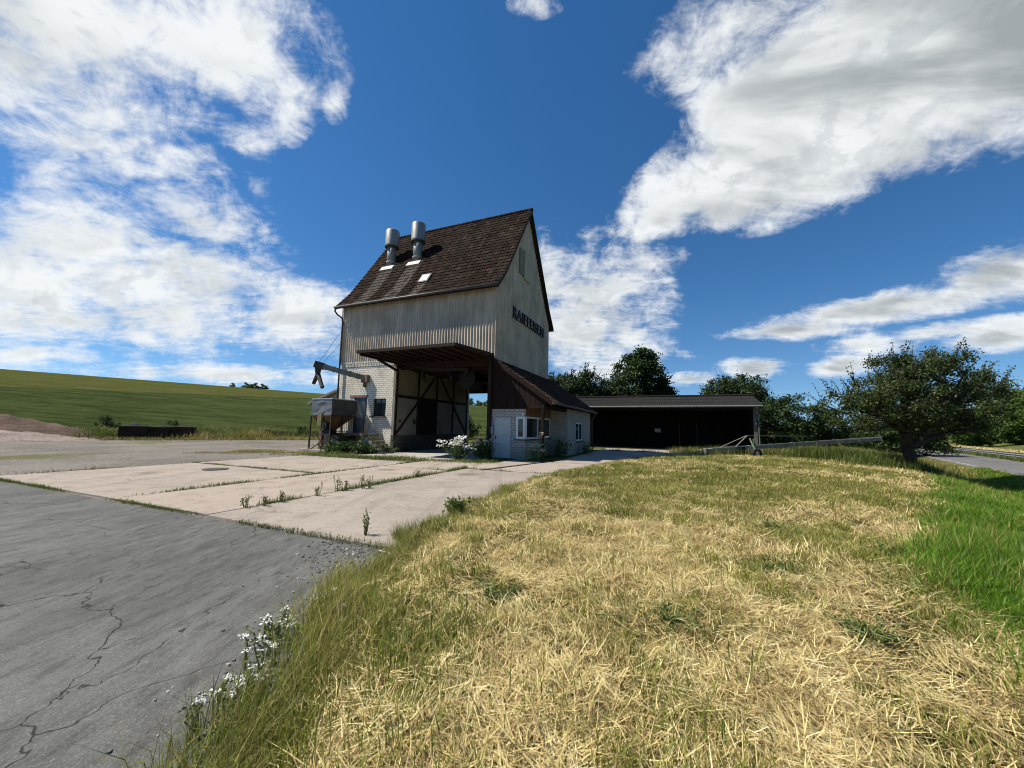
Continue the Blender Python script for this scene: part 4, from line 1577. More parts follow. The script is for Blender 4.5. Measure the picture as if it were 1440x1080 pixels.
# ------------------------------------------------------------------ yard edge: dark boxes, heaps, guard rail
def mound(name, seed, rx, ry, h, m, label, loc, rz=0):
    r = np.random.default_rng(seed)
    n, k = 120, 46
    V, F = [], []
    ph = r.uniform(0, 6.28, 10)
    for j in range(k + 1):
        f = j / k
        for i in range(n):
            a = 2 * math.pi * i / n
            w = 1 + .10 * math.sin(2 * a + ph[0]) + .08 * math.sin(3 * a + ph[1]) + .05 * math.sin(5 * a + ph[2])
            x, y = math.cos(a) * f * rx * w, math.sin(a) * f * ry * w
            z = h * (1 - f ** 1.35) ** 1.05 if f < 1 else -.05
            z += (.09 * math.sin(x * 1.9 + ph[3]) * math.sin(y * 2.2 + ph[4]) + .06 * math.sin(x * 4.3 + ph[5] + y * 3)) * h * .6 * (1 - f) ** .5 + r.normal(0, .018) * (f < 1)
            V.append((x, y, z))
    i = np.arange(n)
    for j in range(k):
        F.append(np.stack([j * n + i, (j + 1) * n + i, (j + 1) * n + (i + 1) % n, j * n + (i + 1) % n], -1))
    o = link(name, np_mesh(name, V, [np.concatenate(F)], m, smooth=True))
    o.location = loc
    o.rotation_euler = (0, 0, rz)
    return tag(o, label, 'heap')


def build_yard_edge():
    def fn(c):
        def f(g):
            p = OBJc(g)
            n = g.noise(p, .8, 6, .65)
            v = g.n('ShaderNodeRGBToBW', {0: g.n('ShaderNodeTexVoronoi', {'Vector': p, 'Scale': 9.0}, out=1)})
            col = g.mix(g.step(n, .3, .7), tuple(x * .75 for x in c), tuple(x * 1.15 for x in c))
            col = g.mix(g.math('MULTIPLY', g.step(v, .4, .9), .5), col, tuple(x * 1.6 for x in c))
            return col, g.math('ADD', n, g.math('MULTIPLY', v, .3)), None
        return f
    mound('gravel_heap', 3, 8.0, 3.8, 1.05, mat('heap_gravel', fn((.23, .185, .165)), .95, bump=1, dist=.08),
          'low heap of pale reddish gravel at the left edge of the yard', (-37.5, 23.8, 0), R(35))
    mound('earth_heap', 8, 8.5, 4.0, 2.1, mat('heap_earth', fn((.10, .066, .050)), .95, bump=1, dist=.1),
          'taller dark brown earth heap behind the gravel heap', (-39.5, 27.2, 0), R(25))
    DK = m_wood('tarred_sleepers', (.010, .008, .007), (.050, .032, .022), along='x')
    PALE = plain('pale_cap', (.38, .35, .31), .9, .4, 4, dirt=(.12, .1, .08))
    d = Vector((.86, .51, 0))
    s = 0
    labels = ['black timber storage box next to the heaps, widest of the three', 'black timber storage box between two others, narrowest of the three',
              'black timber storage box at the end of the row farthest from the heaps']
    for k, L in enumerate((1.72, 1.28, 1.46)):
        c = Vector((-31.2, 31.0, 0)) + d * (s + L / 2)
        s += L + .09
        t = thing('storage_box', labels[k], 'box', c, math.atan2(.51, .86), 'black boxes at the field edge')
        r = random.Random(k)
        mb = MB()
        for z in range(4):
            z0 = .02 + z * .27
            if z == 3:
                z0 -= r.uniform(0, .10)
            for y in (-.55, .47):
                mb.box(-L / 2 + r.uniform(-.02, .02), L / 2 + r.uniform(-.02, .02), y, y + .09, z0, z0 + .262)
            for x in (-L / 2, L / 2 - .09):
                mb.box(x, x + .09, -.458, .468, z0, z0 + .262)
        mb.build('box_wall', DK, t)
        mb = MB()
        mb.box(-L / 2 + .1, L / 2 - .1, -.45, .46, .05, .8)
        mb.build('box_fill', plain('box_fill', (.02, .018, .015), .9, .3, 4), t)
        mb = MB()
        x = -L / 2
        while x < L / 2 - .1:
            w = r.uniform(.25, .5)
            mb.box(x, min(x + w - .03, L / 2), -.57, -.44 + r.uniform(0, .04), 1.10, 1.13 + r.uniform(0, .04))
            x += w
        mb.build('box_rim', PALE, t)
        mb = MB()
        mb.box(-.2 + r.uniform(-.3, .3), .25, .05, .3, 1.11, 1.25)
        mb.build('rim_block', PALE, t)
    for i, x in enumerate((-L / 2,)):
        pass
    # worn tyres dumped in the weeds
    RUB = plain('old_tyre_rubber', (.022, .021, .020), .9, .3, 6)
    for k, (x, y, z, tilt, lb) in enumerate(((-23.4, 37.2, .38, 80, 'old tyre propped nearly upright in the weeds beside the black boxes'), (-22.2, 37.6, .30, 62, 'old tyre leaning back in the weeds nearest the hopper'),
                                            (-22.8, 36.9, .14, 6, 'old tyre lying flat in front of two leaning tyres'))):
        mb = MB()
        vs, fs = [], []
        for i in range(28):
            a = 2 * math.pi * i / 28
            for j in range(10):
                b = 2 * math.pi * j / 10
                rr = .36 + .14 * math.cos(b)
                vs.append((rr * math.cos(a), rr * math.sin(a), .12 * math.sin(b)))
        for i in range(28):
            for j in range(10):
                fs.append((i * 10 + j, ((i + 1) % 28) * 10 + j, ((i + 1) % 28) * 10 + (j + 1) % 10, i * 10 + (j + 1) % 10))
        mb.add(vs, fs)
        o = mb.build('old_tyre', RUB, smooth=True)
        o.location, o.rotation_euler = (x, y, float(H(x, y)) + z), (R(tilt), 0, R(25 + 20 * k))
        tag(o, lb, 'tyre', 'old tyres in the weeds')
    # guard rail along the far side of the road
    t = thing('guard_rail', 'steel guard rail with wave profile along the far side of the road', 'guard rail', (25.6 + .788 * 5.5, 19.5 - .615 * 5.5, -.45), math.atan2(.788, .615))
    GAL = plain('galvanised', (.22, .225, .23), .55, .25, 2, metal=.3)
    mb = MB()
    pf = [(0, .62), (-.05, .56), (-.05, .52), (.02, .46), (.02, .44), (-.05, .38), (-.05, .34), (0, .28)]
    xs_ = [-40, 160]
    vs = [(x, y, z) for x in xs_ for y, z in pf] + [(x, y + .012, z) for x in xs_ for y, z in pf]
    n = len(pf)
    fs = [(i, i + 1, n + i + 1, n + i) for i in range(n - 1)] + [(2 * n + i, 3 * n + i, 3 * n + i + 1, 2 * n + i + 1) for i in range(n - 1)]
    mb.add(vs, fs)
    mb.build('rail_beam', GAL, t)
    for i in range(36):
        mb = MB()
        x = -38 + i * 4.0
        mb.box(x, x + .06, .02, .12, -.1, .58)
        mb.build('rail_post', GAL, t)
    # steel plate and manhole in the slabs
    mb = MB()
    mb.tube([(0, 0, -.02), (0, 0, .012)], .34, 20)
    o = mb.build('manhole_cover', plain('cast_iron', (.045, .04, .035), .7, .35, 6))
    o.location = (*loc2w(-4.96, -9.62), .05)
    tag(o, 'dark round iron manhole cover in the pink concrete', 'manhole')
    mb = MB()
    mb.box(-.06, .06, -4.6, 0, -.02, .03)
    o = mb.build('steel_edge', plain('rail_steel', (.12, .10, .085), .6, .3, 4))
    o.location, o.rotation_euler = (*loc2w(3.2, -.9), .05), (0, 0, -TH - R(12))
    tag(o, 'narrow steel edging set into the concrete before the porch post', 'edging')


build_yard_edge()
# ------------------------------------------------------------------ trees and shrubs
LEAF_MAPLE = m_leaf('maple_leaves', [(0, (.015, .032, .007)), (.5, (.028, .056, .012)), (.85, (.048, .080, .018)), (1, (.08, .12, .03))], .25)
LEAF_ASH = m_leaf('ash_leaves', [(0, (.020, .036, .012)), (.5, (.036, .062, .020)), (.85, (.058, .088, .030)), (1, (.09, .13, .05))], .25)
LEAF_HEDGE = m_leaf('hedge_leaves', [(0, (.018, .036, .009)), (.5, (.036, .066, .015)), (.85, (.060, .092, .022)), (1, (.10, .13, .035))], .25)
LEAF_APPLE = m_leaf('apple_leaves', [(0, (.028, .045, .013)), (.5, (.058, .085, .025)), (.85, (.105, .135, .042)), (1, (.20, .22, .10))], .35, .5)
LEAF_WOOD = m_leaf('wood_leaves', [(0, (.035, .075, .012)), (.5, (.075, .135, .022)), (.85, (.12, .18, .032)), (1, (.17, .22, .05))], .35)
LEAF_SHRUB = m_leaf('shrub_leaves', [(0, (.025, .050, .012)), (.5, (.045, .085, .020)), (.85, (.075, .12, .030)), (1, (.12, .16, .05))], .3)
BARK = m_wood('bark', (.030, .024, .018), (.075, .062, .048))


def leaf_cards(centres, size, r, up=.35, aspect=.55, jit=.35):
    n = len(centres)
    nrm = r.normal(size=(n, 3))
    nrm[:, 2] = np.abs(nrm[:, 2]) + up
    nrm /= np.linalg.norm(nrm, axis=1, keepdims=True)
    a = np.cross(nrm, r.normal(size=(n, 3)))
    a /= np.linalg.norm(a, axis=1, keepdims=True)
    b = np.cross(nrm, a)
    s = size * (1 + r.uniform(-jit, jit, (n, 1)))
    V = np.stack([centres - a * s * .5, centres - b * s * .5 * aspect, centres + a * s * .5, centres + b * s * .5 * aspect + nrm * s * .08], 1)
    return V.reshape(-1, 3)


def tree_meshes(name, seed, base, fork, blobs, n_tips, per_tip, leaf, m, r0=.3, spread=.55, shoot=0.0, aspect=.55, shell=.55, bark=None):
    """trunk with limbs grown to tips inside the crown blobs, leaves in clumps round the tips"""
    r = np.random.default_rng(seed)
    blobs = np.array(blobs, float)
    vol = np.prod(blobs[:, 3:], axis=1) ** .8
    pick = r.choice(len(blobs), n_tips, p=vol / vol.sum())
    d = r.normal(size=(n_tips, 3))
    d /= np.linalg.norm(d, axis=1, keepdims=True)
    rad = (shell + (1 - shell) * r.uniform(0, 1, (n_tips, 1))) * r.uniform(.82, 1.08, (n_tips, 1))
    tips = blobs[pick, :3] + d * rad * blobs[pick, 3:]
    tips = tips[tips[:, 2] > base[2] + .25]
    base, fork = np.array(base, float), np.array(fork, float)
    nodes = [base + (fork - base) * f + r.normal(0, .02, 3) * np.array([1, 1, 0]) for f in (0, .35, .7, 1)]
    parent = [-1, 0, 1, 2]
    tips = tips[np.argsort(np.linalg.norm(tips - fork, axis=1))]
    for t in tips:
        P = np.array(nodes[2:])
        dist = np.linalg.norm(P - t, axis=1)
        cost = dist + .35 * np.linalg.norm(P - fork, axis=1) + np.maximum(0, P[:, 2] - t[2]) * .8
        k = int(np.argmin(cost)) + 2
        p = np.array(nodes[k])
        L = np.linalg.norm(t - p)
        steps = max(1, int(L / .9))
        prev = k
        for s in range(1, steps + 1):
            f = s / steps
            q = p + (t - p) * f + np.array([0, 0, .12 * L * math.sin(f * math.pi)]) + r.normal(0, .05 * L, 3) * (f < 1) * .6
            nodes.append(q)
            parent.append(prev)
            prev = len(nodes) - 1
    nodes = np.array(nodes)
    kids = np.zeros(len(nodes))
    for i in range(len(nodes) - 1, 0, -1):
        kids[parent[i]] += max(1, kids[i])
    rr = r0 * np.sqrt(np.maximum(kids, 1) / max(kids[0], 1)) ** .9
    rr = np.maximum(rr, .012)
    mb = MB()
    for i in range(1, len(nodes)):
        p = parent[i]
        ra, rb = (min(rr[p], rr[i] * 1.35) if p > 3 else rr[p]), rr[i]
        if p == 0:
            ra *= 1.25
        mb.tube([nodes[p], nodes[i]], [ra, rb], 8 if rb > .05 else 5, cap=False)
    leaf_nodes = np.array([i for i in range(4, len(nodes)) if kids[i] <= 1])
    C = nodes[r.choice(leaf_nodes, n_tips * per_tip)]
    off = r.normal(size=C.shape) * np.array([spread, spread, spread * .7])
    C = C + off
    if shoot > 0:                                       # upright leafy shoots along the outline
        ends = nodes[r.choice(leaf_nodes, n_tips)]
        sh = []
        for e in ends:
            dv = (e - fork)
            dv = dv / np.linalg.norm(dv) + np.array([0, 0, .8]) + r.normal(0, .35, 3)
            dv /= np.linalg.norm(dv)
            k = 20
            ln = shoot * r.uniform(.4, 1.2)
            sh.append(e + dv * np.linspace(.0, ln, k)[:, None] + r.normal(0, .045, (k, 3)))
            mb.tube([e, e + dv * ln], [.014, .006], 4, cap=False)
        C = np.concatenate([C] + sh)
    trunk = mb.mesh('trunk', bark or BARK, True)
    C = C[C[:, 2] > base[2] + .12]
    V = leaf_cards(C, leaf, r, aspect=aspect)
    F = np.arange(len(V)).reshape(-1, 4)
    crown = np_mesh('crown', V, [F], m)
    return trunk, crown


def tree(name, label, cat, loc, group=None, meshes=None, rz=0, scale=(1, 1, 1)):
    t = thing(name, label, cat, loc, rz, group)
    t.scale = scale
    link('trunk', meshes[0], t)
    link('crown', meshes[1], t)
    return t


def gz(x, y):
    return float(H(x, y))


def build_trees():
    # big maple-like tree behind the shed
    ms = tree_meshes('t', 11, (0, 0, 0), (0, 0, 2.6), [(0, 0, 7.6, 3.5, 3.4, 4.2), (-1.6, 0, 6.0, 2.3, 2.6, 2.6), (1.8, 0, 5.4, 2.4, 2.4, 2.6), (.2, 0, 9.8, 2.3, 2.2, 2.2), (2.9, .3, 4.6, 1.3, 1.5, 1.5)], 190, 130, .34, LEAF_MAPLE, .34, .42)
    tree('broadleaf_tree', 'tall dark round-crowned tree standing alone above the shed roof', 'tree', (16.3, 48.2, gz(16.3, 48.2) - .2), None, ms, 0, (1.0, 1.0, .985))
    # looser trees between the grain store and the big tree
    ma = tree_meshes('t', 21, (0, 0, 0), (0, 0, 2), [(0, 0, 5.4, 2.4, 2.4, 2.6), (-1.2, 0, 4.2, 1.8, 1.8, 2), (1.4, 0, 4.4, 1.8, 1.8, 2.0)], 90, 85, .34, LEAF_ASH, .2, .36, shoot=1.0, aspect=.3)
    mb_ = tree_meshes('t', 22, (0, 0, 0), (0, 0, 1.6), [(0, 0, 4.6, 2.8, 2.4, 2.4), (1.6, 0, 4.0, 1.8, 1.8, 2)], 90, 90, .30, LEAF_ASH, .2, .40, shoot=.5, aspect=.4)
    for k, (x, y, s, m, lb) in enumerate(((4.6, 43.5, 1.0, ma, 'olive-green tree half hidden by the grain store gable'), (6.9, 42.5, 1.10, ma, 'pale green tree with spiky upright shoots beside the gable'),
                                         (9.2, 44, 1.06, mb_, 'loose green tree second to the left of the big round tree'), (11.9, 45.0, 1.12, mb_, 'loose green tree touching the left side of the big round tree'))):
        tree('ash_tree', lb, 'tree', (x, y, gz(x, y) - .1), 'looser trees behind the shed', m, k * 1.3, (s, s, s))
    # tree behind the right end of the shed
    mr = tree_meshes('t', 31, (0, 0, 0), (0, 0, 2.2), [(0, 0, 5.2, 3.6, 3.0, 2.9), (-1.8, 0, 4.8, 2.0, 2, 2.2), (2.2, 0, 4.4, 2.2, 2.2, 2.2)], 130, 110, .30, LEAF_ASH, .25, .42, shoot=.8, aspect=.4)
    tree('ash_tree', 'wide green tree rising behind the right end of the shed', 'tree', (24.6, 42, gz(24.6, 42) - .1), 'looser trees behind the shed', mr, .4)
    # bushes along the right
    mh = tree_meshes('t', 41, (0, 0, 0), (0, 0, .9), [(0, 0, 2.5, 2.3, 2.2, 2.4), (1.2, 0, 1.6, 1.6, 1.6, 1.6), (-1.3, 0, 1.5, 1.5, 1.6, 1.5)], 100, 110, .20, LEAF_HEDGE, .12, .33, shoot=.35, shell=.35)
    hed = ((22.6, 35.5, .92, 'rounded bush touching the right end wall of the shed'), (25.2, 36.2, 1.05, 'tall rounded bush second from the shed in the hedge row'), (28.2, 36.8, 1.0, 'bush in the middle of the hedge row behind the conveyor'),
           (31.0, 37.0, .90, 'lower bush of the hedge row beside the gap'), (36.6, 38.0, 1.05, 'bush behind the apple tree just right of the gap'), (40.0, 39.0, 1.15, 'bush behind the trunk of the apple tree'))
    for k, (x, y, s, lb) in enumerate(hed):
        tree('hedge_bush', lb, 'bush', (x, y, gz(x, y) - .1), 'bushes in the hedge behind the conveyor', mh, k * 1.7, (s, s, s * (1, 1.05, .95)[k % 3]))
    # the apple tree
    B = (18.9, 18.3)
    ap = tree_meshes('t', 58, (0, 0, -.05), (-.22, .05, 1.15), [(.5, 0, 3.6, 3.8, 3.2, 1.9), (-2.3, 0, 3.0, 2.0, 2.2, 1.5), (2.9, 0, 3.3, 2.1, 2.2, 1.5), (.6, 0, 4.7, 2.5, 2.2, 1.15), (4.0, 0, 3.8, 1.3, 1.4, .9), (-.9, -.6, 2.45, 2.2, 1.8, .8), (1.9, -.4, 2.35, 2.0, 1.7, .8)], 330, 160, .105, LEAF_APPLE, .25, .21, shoot=1.0, aspect=.6, shell=.2)
    t = tree('apple_tree', 'broad gnarled apple tree with a thick short trunk at the edge of the mown grass', 'tree', (*B, gz(*B)), None, ap, 0, (.87, .90, 1.0))
    # woods on the rise beyond the road
    wd = [tree_meshes('t', 70 + k, (0, 0, 0), (0, 0, 2.5), [(0, 0, 5.6, 3.4, 3.2, 4.2), (1.6, 0, 4.2, 2.6, 2.6, 2.9), (-1.6, 0, 4.0, 2.6, 2.6, 2.8), (0, 0, 2.2, 3.0, 3.0, 1.9)], 100, 95, .46, LEAF_WOOD, .22, .5, shell=.5) for k in range(2)]
    r = random.Random(12)
    spots = []
    for row, yy in enumerate((70, 80, 91, 104, 120)):
        for j in range(8):
            tn = 1.165 + .018 * row + j * .036 + r.uniform(-.01, .01)
            spots.append((tn * (yy + r.uniform(-3, 3)), yy, row, j))
    where = ['lowest row at the meadow edge', 'second row up the slope', 'middle of the slope', 'upper slope', 'top of the slope']
    for k, (x, y, row, j) in enumerate(spots):
        s = 1.22 * r.uniform(.80, 1.0) * (.55 if row == 0 else .8 + .06 * row) * (.6 + .4 * min(1, j / 3))
        tree('wood_tree', 'dense green tree of the wood beyond the road, ' + where[row], 'tree', (x, y, gz(x, y) - .2), 'trees of the wood beyond the road', wd[k % 2], r.uniform(0, 6.28), (s, s, s * r.uniform(.9, 1.15)))
    # shrubs at the field edge and clumps on the crest
    sh = tree_meshes('t', 81, (0, 0, 0), (0, 0, .4), [(0, 0, 1.1, .8, .8, .95), (.3, 0, .6, .7, .7, .6)], 36, 60, .13, LEAF_SHRUB, .05, .16, shoot=.25, shell=.4)
    for x, y, s, lb in ((-40.6, 29.6, .6, 'small shrub at the field edge behind the heaps'), (-34.4, 33.0, .85, 'largest shrub at the field edge, above the first black box'), (-30.7, 35.0, .7, 'shrub at the field edge behind the last black box'),
                        (-21.0, 38.9, .6, 'low shrub at the field edge beside the old tyres'), (-4.15, 37.5, 1.25, 'dark shrub seen at the edge of the drive-through opening'), (-1.9, 39.0, .85, 'lower shrub seen through the drive-through')):
        tree('field_shrub', lb, 'shrub', (x, y, gz(x, y) - .05), 'shrubs along the field edge', sh, x, (s, s, s * 1.05))
    for x, y, s, lb in ((-111.0, 152, .30, 'small dark tree alone on the crest of the hill'), (-106.0, 153, .36, 'dark tree in the left half of the clump on the crest'), (-103.0, 153, .38, 'dark tree in the middle of the clump on the crest'), (-100.0, 154, .36, 'dark tree at the right end of the clump on the crest'),
                        (-16.5, 152, .42, 'far tree on the crest at the left of the drive-through opening'), (-13.0, 153, .36, 'far tree on the crest in the middle of the drive-through opening'), (-9.8, 152, .40, 'far tree on the crest at the right of the drive-through opening')):
        tree('far_tree', lb, 'tree', (x, y, gz(x, y) - .9), 'far trees on the crest of the hill', wd[0], x, (s * 1.3, s, s))


build_trees()
# ------------------------------------------------------------------ grass, straw, weeds, flowers
def blades_mesh(name, P, head, L, w, lean, curl, m, r):
    """P (N,3) roots; each blade two bends, tapering to a tip"""
    n = len(P)
    d = np.stack([np.cos(head), np.sin(head), np.zeros(n)], -1)
    side = np.stack([-np.sin(head), np.cos(head), np.zeros(n)], -1)
    tw = r.uniform(-.8, .8, n)[:, None]
    side = side * np.cos(tw) + d * np.sin(tw) * .8
    z = np.array([0, 0, 1.0])
    L = L[:, None]
    e1 = d * np.sin(lean)[:, None] + z * np.cos(lean)[:, None]
    l2 = (lean + curl)
    e2 = d * np.sin(l2)[:, None] + z * np.cos(l2)[:, None]
    p1 = P + e1 * L * .5
    p2 = p1 + e2 * L * .5
    w = w[:, None]
    V = np.stack([P - side * w * .5, P + side * w * .5, p1 + side * w * .42, p1 - side * w * .42, p2], 1)
    i = np.arange(n)[:, None] * 5
    return np_mesh(name, V.reshape(-1, 3), [i + np.array([0, 1, 2, 3]), i + np.array([3, 2, 4])], m)


STRAW = m_leaf('straw', [(0, (.10, .06, .03)), (.2, (.28, .195, .085)), (.45, (.53, .415, .175)), (.75, (.73, .61, .30)), (1, (.86, .78, .50))], .12, .6, .30, 3.0)
GRASS = m_leaf('green_grass', [(0, (.070, .095, .012)), (.35, (.155, .195, .026)), (.72, (.26, .29, .050)), (1, (.42, .40, .12))], .45, .5, .4)
LUSH = m_leaf('lush_grass', [(0, (.055, .12, .008)), (.5, (.125, .245, .018)), (.85, (.19, .32, .032)), (1, (.29, .40, .07))], .5, .45, .4)
DRYG = m_leaf('dry_grass', [(0, (.08, .085, .018)), (.4, (.20, .18, .05)), (.75, (.36, .30, .10)), (1, (.52, .43, .19))], .25, .55, .4)


def stuff(name, me, label, cat):
    o = link(name, me)
    return tag(o, label, cat, None, 'stuff')


def vnoise(x, y, s, seed=0):
    """smooth 2-D value noise 0..1"""
    r = np.random.default_rng(seed)
    T = r.uniform(0, 1, (64, 64))
    x, y = x * s + 31.7, y * s + 17.3
    xi, yi = np.floor(x).astype(int), np.floor(y).astype(int)
    fx, fy = x - xi, y - yi
    fx, fy = fx * fx * (3 - 2 * fx), fy * fy * (3 - 2 * fy)
    g = lambda a, b: T[a % 64, b % 64]
    return (g(xi, yi) * (1 - fx) + g(xi + 1, yi) * fx) * (1 - fy) + (g(xi, yi + 1) * (1 - fx) + g(xi + 1, yi + 1) * fx) * fy


def scatter_verge(r, bands):
    X, Y, Z = [], [], []
    for y0, y1, dens in bands:
        a = min(float(np.min(left_edge(np.linspace(y0, y1, 20)))), 0)
        b = float(np.max(right_edge(np.linspace(y0, y1, 20))))
        n = int((b - a) * (y1 - y0) * dens)
        x, y = r.uniform(a, b, n), r.uniform(y0, y1, n)
        k = (x > left_edge(y)) & (x < right_edge(y)) & (np.abs(x) < 1.45 * (y + .9))
        X.append(x[k])
        Y.append(y[k])
    x, y = np.concatenate(X), np.concatenate(Y)
    return x, y, H(x, y) + .012


def build_verge():
    r = np.random.default_rng(5)
    # matted straw, lying in swathes
    x, y, z = scatter_verge(r, ((.5, 3.0, 7400), (3.0, 6.0, 4000), (6, 11, 1500), (11, 24, 420)))
    gn = vnoise(x, y, .55, 3) * .6 + vnoise(x, y, 1.6, 4) * .4
    far = smoothstep(9, 22, y)
    el = x - left_edge(y)
    greeny = smoothstep(.46, .66, gn + far * .16 + smoothstep(.6, .05, el) * .4)
    pocket = smoothstep(.30, .46, vnoise(x, y, 2.6, 41) * .65 + vnoise(x, y, 6.0, 42) * .35)
    k = (r.uniform(0, 1, len(x)) > greeny * .75) & (r.uniform(0, 1, len(x)) < .22 + .78 * pocket)
    sx, sy, sz = x[k], y[k], z[k]
    # half the strands lie in bundles that share a direction and rise a little above the mat
    n = len(sx)
    nb = n // 34
    bi = r.choice(n, nb)
    which = r.integers(0, nb, n)
    inb = r.uniform(0, 1, n) < .58
    bh, bz, bs = r.uniform(0, 6.28, nb), r.uniform(0, 1, nb) ** 2, r.uniform(.03, .11, nb)
    jx, jy = r.normal(0, 1, n), r.normal(0, 1, n)
    sx = np.where(inb, sx[bi][which] + jx * bs[which] * (1 + .06 * sy[bi][which]), sx)
    sy = np.where(inb, sy[bi][which] + jy * bs[which] * (1 + .06 * sy[bi][which]), sy)
    sz = H(sx, sy) + .012
    dist = np.hypot(sx, sy)
    sw = vnoise(sx, sy, .35, 9) * 6.28 * 1.2
    head = np.where(inb, bh[which] + r.normal(0, .38, n), np.where(r.uniform(0, 1, n) < .5, sw + r.normal(0, .7, n), r.uniform(0, 6.28, n)))
    pile = vnoise(sx, sy, 1.3, 6)
    sz = sz + r.uniform(0, .012, n) + np.where(inb, bz[which] * .10 * np.exp(-(jx ** 2 + jy ** 2) * .4), r.uniform(0, 1, n) ** 2 * .07 * pile)
    stuff('straw', blades_mesh('straw', np.stack([sx, sy, sz], -1), head, r.uniform(.06, .25, n) * (1 + .01 * dist), r.uniform(.0017, .0046, n) * (1 + dist * .20), r.normal(1.42, .17, n), r.normal(.16, .40, n), STRAW, r),
          'mown dry yellow straw matted over the grass strip', 'straw')
    # short standing grass, straw-coloured and green mixed
    x, y, z = scatter_verge(r, ((.5, 3.0, 3800), (3.0, 6.0, 2500), (6, 11, 1200), (11, 24, 480)))
    gn = vnoise(x, y, .55, 3) * .6 + vnoise(x, y, 1.6, 4) * .4
    far = smoothstep(9, 22, y)
    el = x - left_edge(y)
    edge = smoothstep(.42, .05, el)
    near = smoothstep(3.2, 1.4, y) * .12
    greeny = smoothstep(.45, .68, gn + far * .12 + near * .6 + edge * .5 + .085)
    k = r.uniform(0, 1, len(x)) < .30 + greeny * .68
    gx, gy, gz_, ed, gr = x[k], y[k], z[k], edge[k], greeny[k]
    n = len(gx)
    dist = np.hypot(gx, gy)
    L = r.uniform(.04, .12, n) + r.uniform(0, .08, n) * gr
    lean = np.abs(r.normal(.45, .30, n))
    half = r.uniform(0, 1, n) < .55
    for nm, kk, m, lb in (('short_grass', half, GRASS, 'short green grass sprouting through the straw'), ('dry_grass', ~half, DRYG, 'short yellowing grass sprouting through the straw')):
        q = np.where(kk)[0]
        stuff(nm, blades_mesh(nm, np.stack([gx, gy, gz_ - .01], -1)[q], r.uniform(0, 6.28, len(q)), L[q], r.uniform(.0035, .0065, len(q)) * (1 + dist[q] * .15), lean[q], r.uniform(.1, .9, len(q)), m, r), lb, 'grass')
    # tall grass along the left edge by the asphalt
    n = 15000
    y = .9 + 24 * r.uniform(0, 1, n) ** 2.0
    cl = vnoise(y, y * 0, 1.4, 12)
    wdt = (.09 + .20 * smoothstep(4.5, 1.5, y)) * (.4 + cl)
    x = left_edge(y) + np.abs(r.normal(0, 1, n)) * wdt - .05 - (.06 + .20 * smoothstep(5, 2.5, y)) * r.uniform(0, 1, n) ** 2.2
    dist = np.hypot(x, y)
    L = (r.uniform(.14, .40, n) * (.65 + .6 * cl)) * (.8 + .45 * smoothstep(5, 2, y)) * (1 - .45 * smoothstep(7, 16, y))
    P = np.stack([x, y, H(x, y) - .01], -1)
    head = r.uniform(0, 6.28, n)
    lean = np.abs(r.normal(.28, .26, n))
    half = r.uniform(0, 1, n) < .50
    for nm, kk, m, lb in (('edge_grass', half, GRASS, 'taller green grass along the edge of the asphalt'), ('edge_dry_grass', ~half, DRYG, 'taller dry grass stalks along the edge of the asphalt')):
        q = np.where(kk)[0]
        stuff(nm, blades_mesh(nm, P[q], head[q], L[q], r.uniform(.0022, .0048, len(q)) * (1 + dist[q] * .14), lean[q], r.uniform(.1, 1.0, len(q)), m, r), lb, 'grass')
    # tufts of taller blades inside the strip
    T = []
    for k in range(170):
        y0 = .9 + 14 * r.uniform() ** 1.7
        a, b = float(left_edge(y0)) + .25, float(right_edge(y0)) - .2
        x0 = r.uniform(a, b) if r.uniform() < .7 else a + r.uniform(0, .8)
        nb = int(r.uniform(25, 75))
        s = r.uniform(.05, .17)
        xx, yy = x0 + r.normal(0, s, nb), y0 + r.normal(0, s, nb)
        T.append(np.stack([xx, yy, H(xx, yy), np.full(nb, r.uniform(.7, 1.25))], -1))
    T = np.concatenate(T)
    dist = np.hypot(T[:, 0], T[:, 1])
    n = len(T)
    stuff('grass_tufts', blades_mesh('grass_tufts', T[:, :3], r.uniform(0, 6.28, n), r.uniform(.12, .27, n) * T[:, 3], r.uniform(.0035, .0065, n) * (1 + dist * .12), np.abs(r.normal(.3, .25, n)), r.uniform(.1, 1.0, n), GRASS, r), 'loose tufts of green grass standing in the straw', 'grass')
    # lush green grass on the ditch side
    def lush(n, y0, y1, w0, w1):
        y = r.uniform(y0, y1, n)
        x = right_edge(y) + r.uniform(-.45, 1, n) * r.uniform(w0, w1, n)
        return x, y
    parts = [lush(60000, .6, 5.5, 1.2, 2.8), lush(60000, 5.5, 11.5, 2, 6.5), lush(60000, 11.5, 24, 3, 9)]
    x = np.concatenate([p[0] for p in parts])
    y = np.concatenate([p[1] for p in parts])
    el = x - right_edge(y)
    k = (np.abs(x) < 1.5 * (y + .7)) & (road_r(x, y) < -.15) & (r.uniform(0, 1, len(x)) < smoothstep(-.55, .35, el + r.normal(0, .18, len(x))))
    x, y = x[k], y[k]
    n = len(x)
    dist = np.hypot(x, y)
    hgt = .6 + .8 * vnoise(x, y, .8, 15)
    stuff('lush_grass', blades_mesh('lush_grass', np.stack([x, y, H(x, y) - .01], -1), r.uniform(0, 6.28, n), r.uniform(.11, .28, n) * hgt, r.uniform(.004, .008, n) * (1 + dist * .12), np.abs(r.normal(.35, .22, n)), r.uniform(.2, 1.1, n), LUSH, r), 'lush bright green grass on the ditch side of the strip', 'grass')
    q = np.where(r.uniform(0, 1, n) < .015 + .06 * vnoise(x, y, .9, 51))[0]
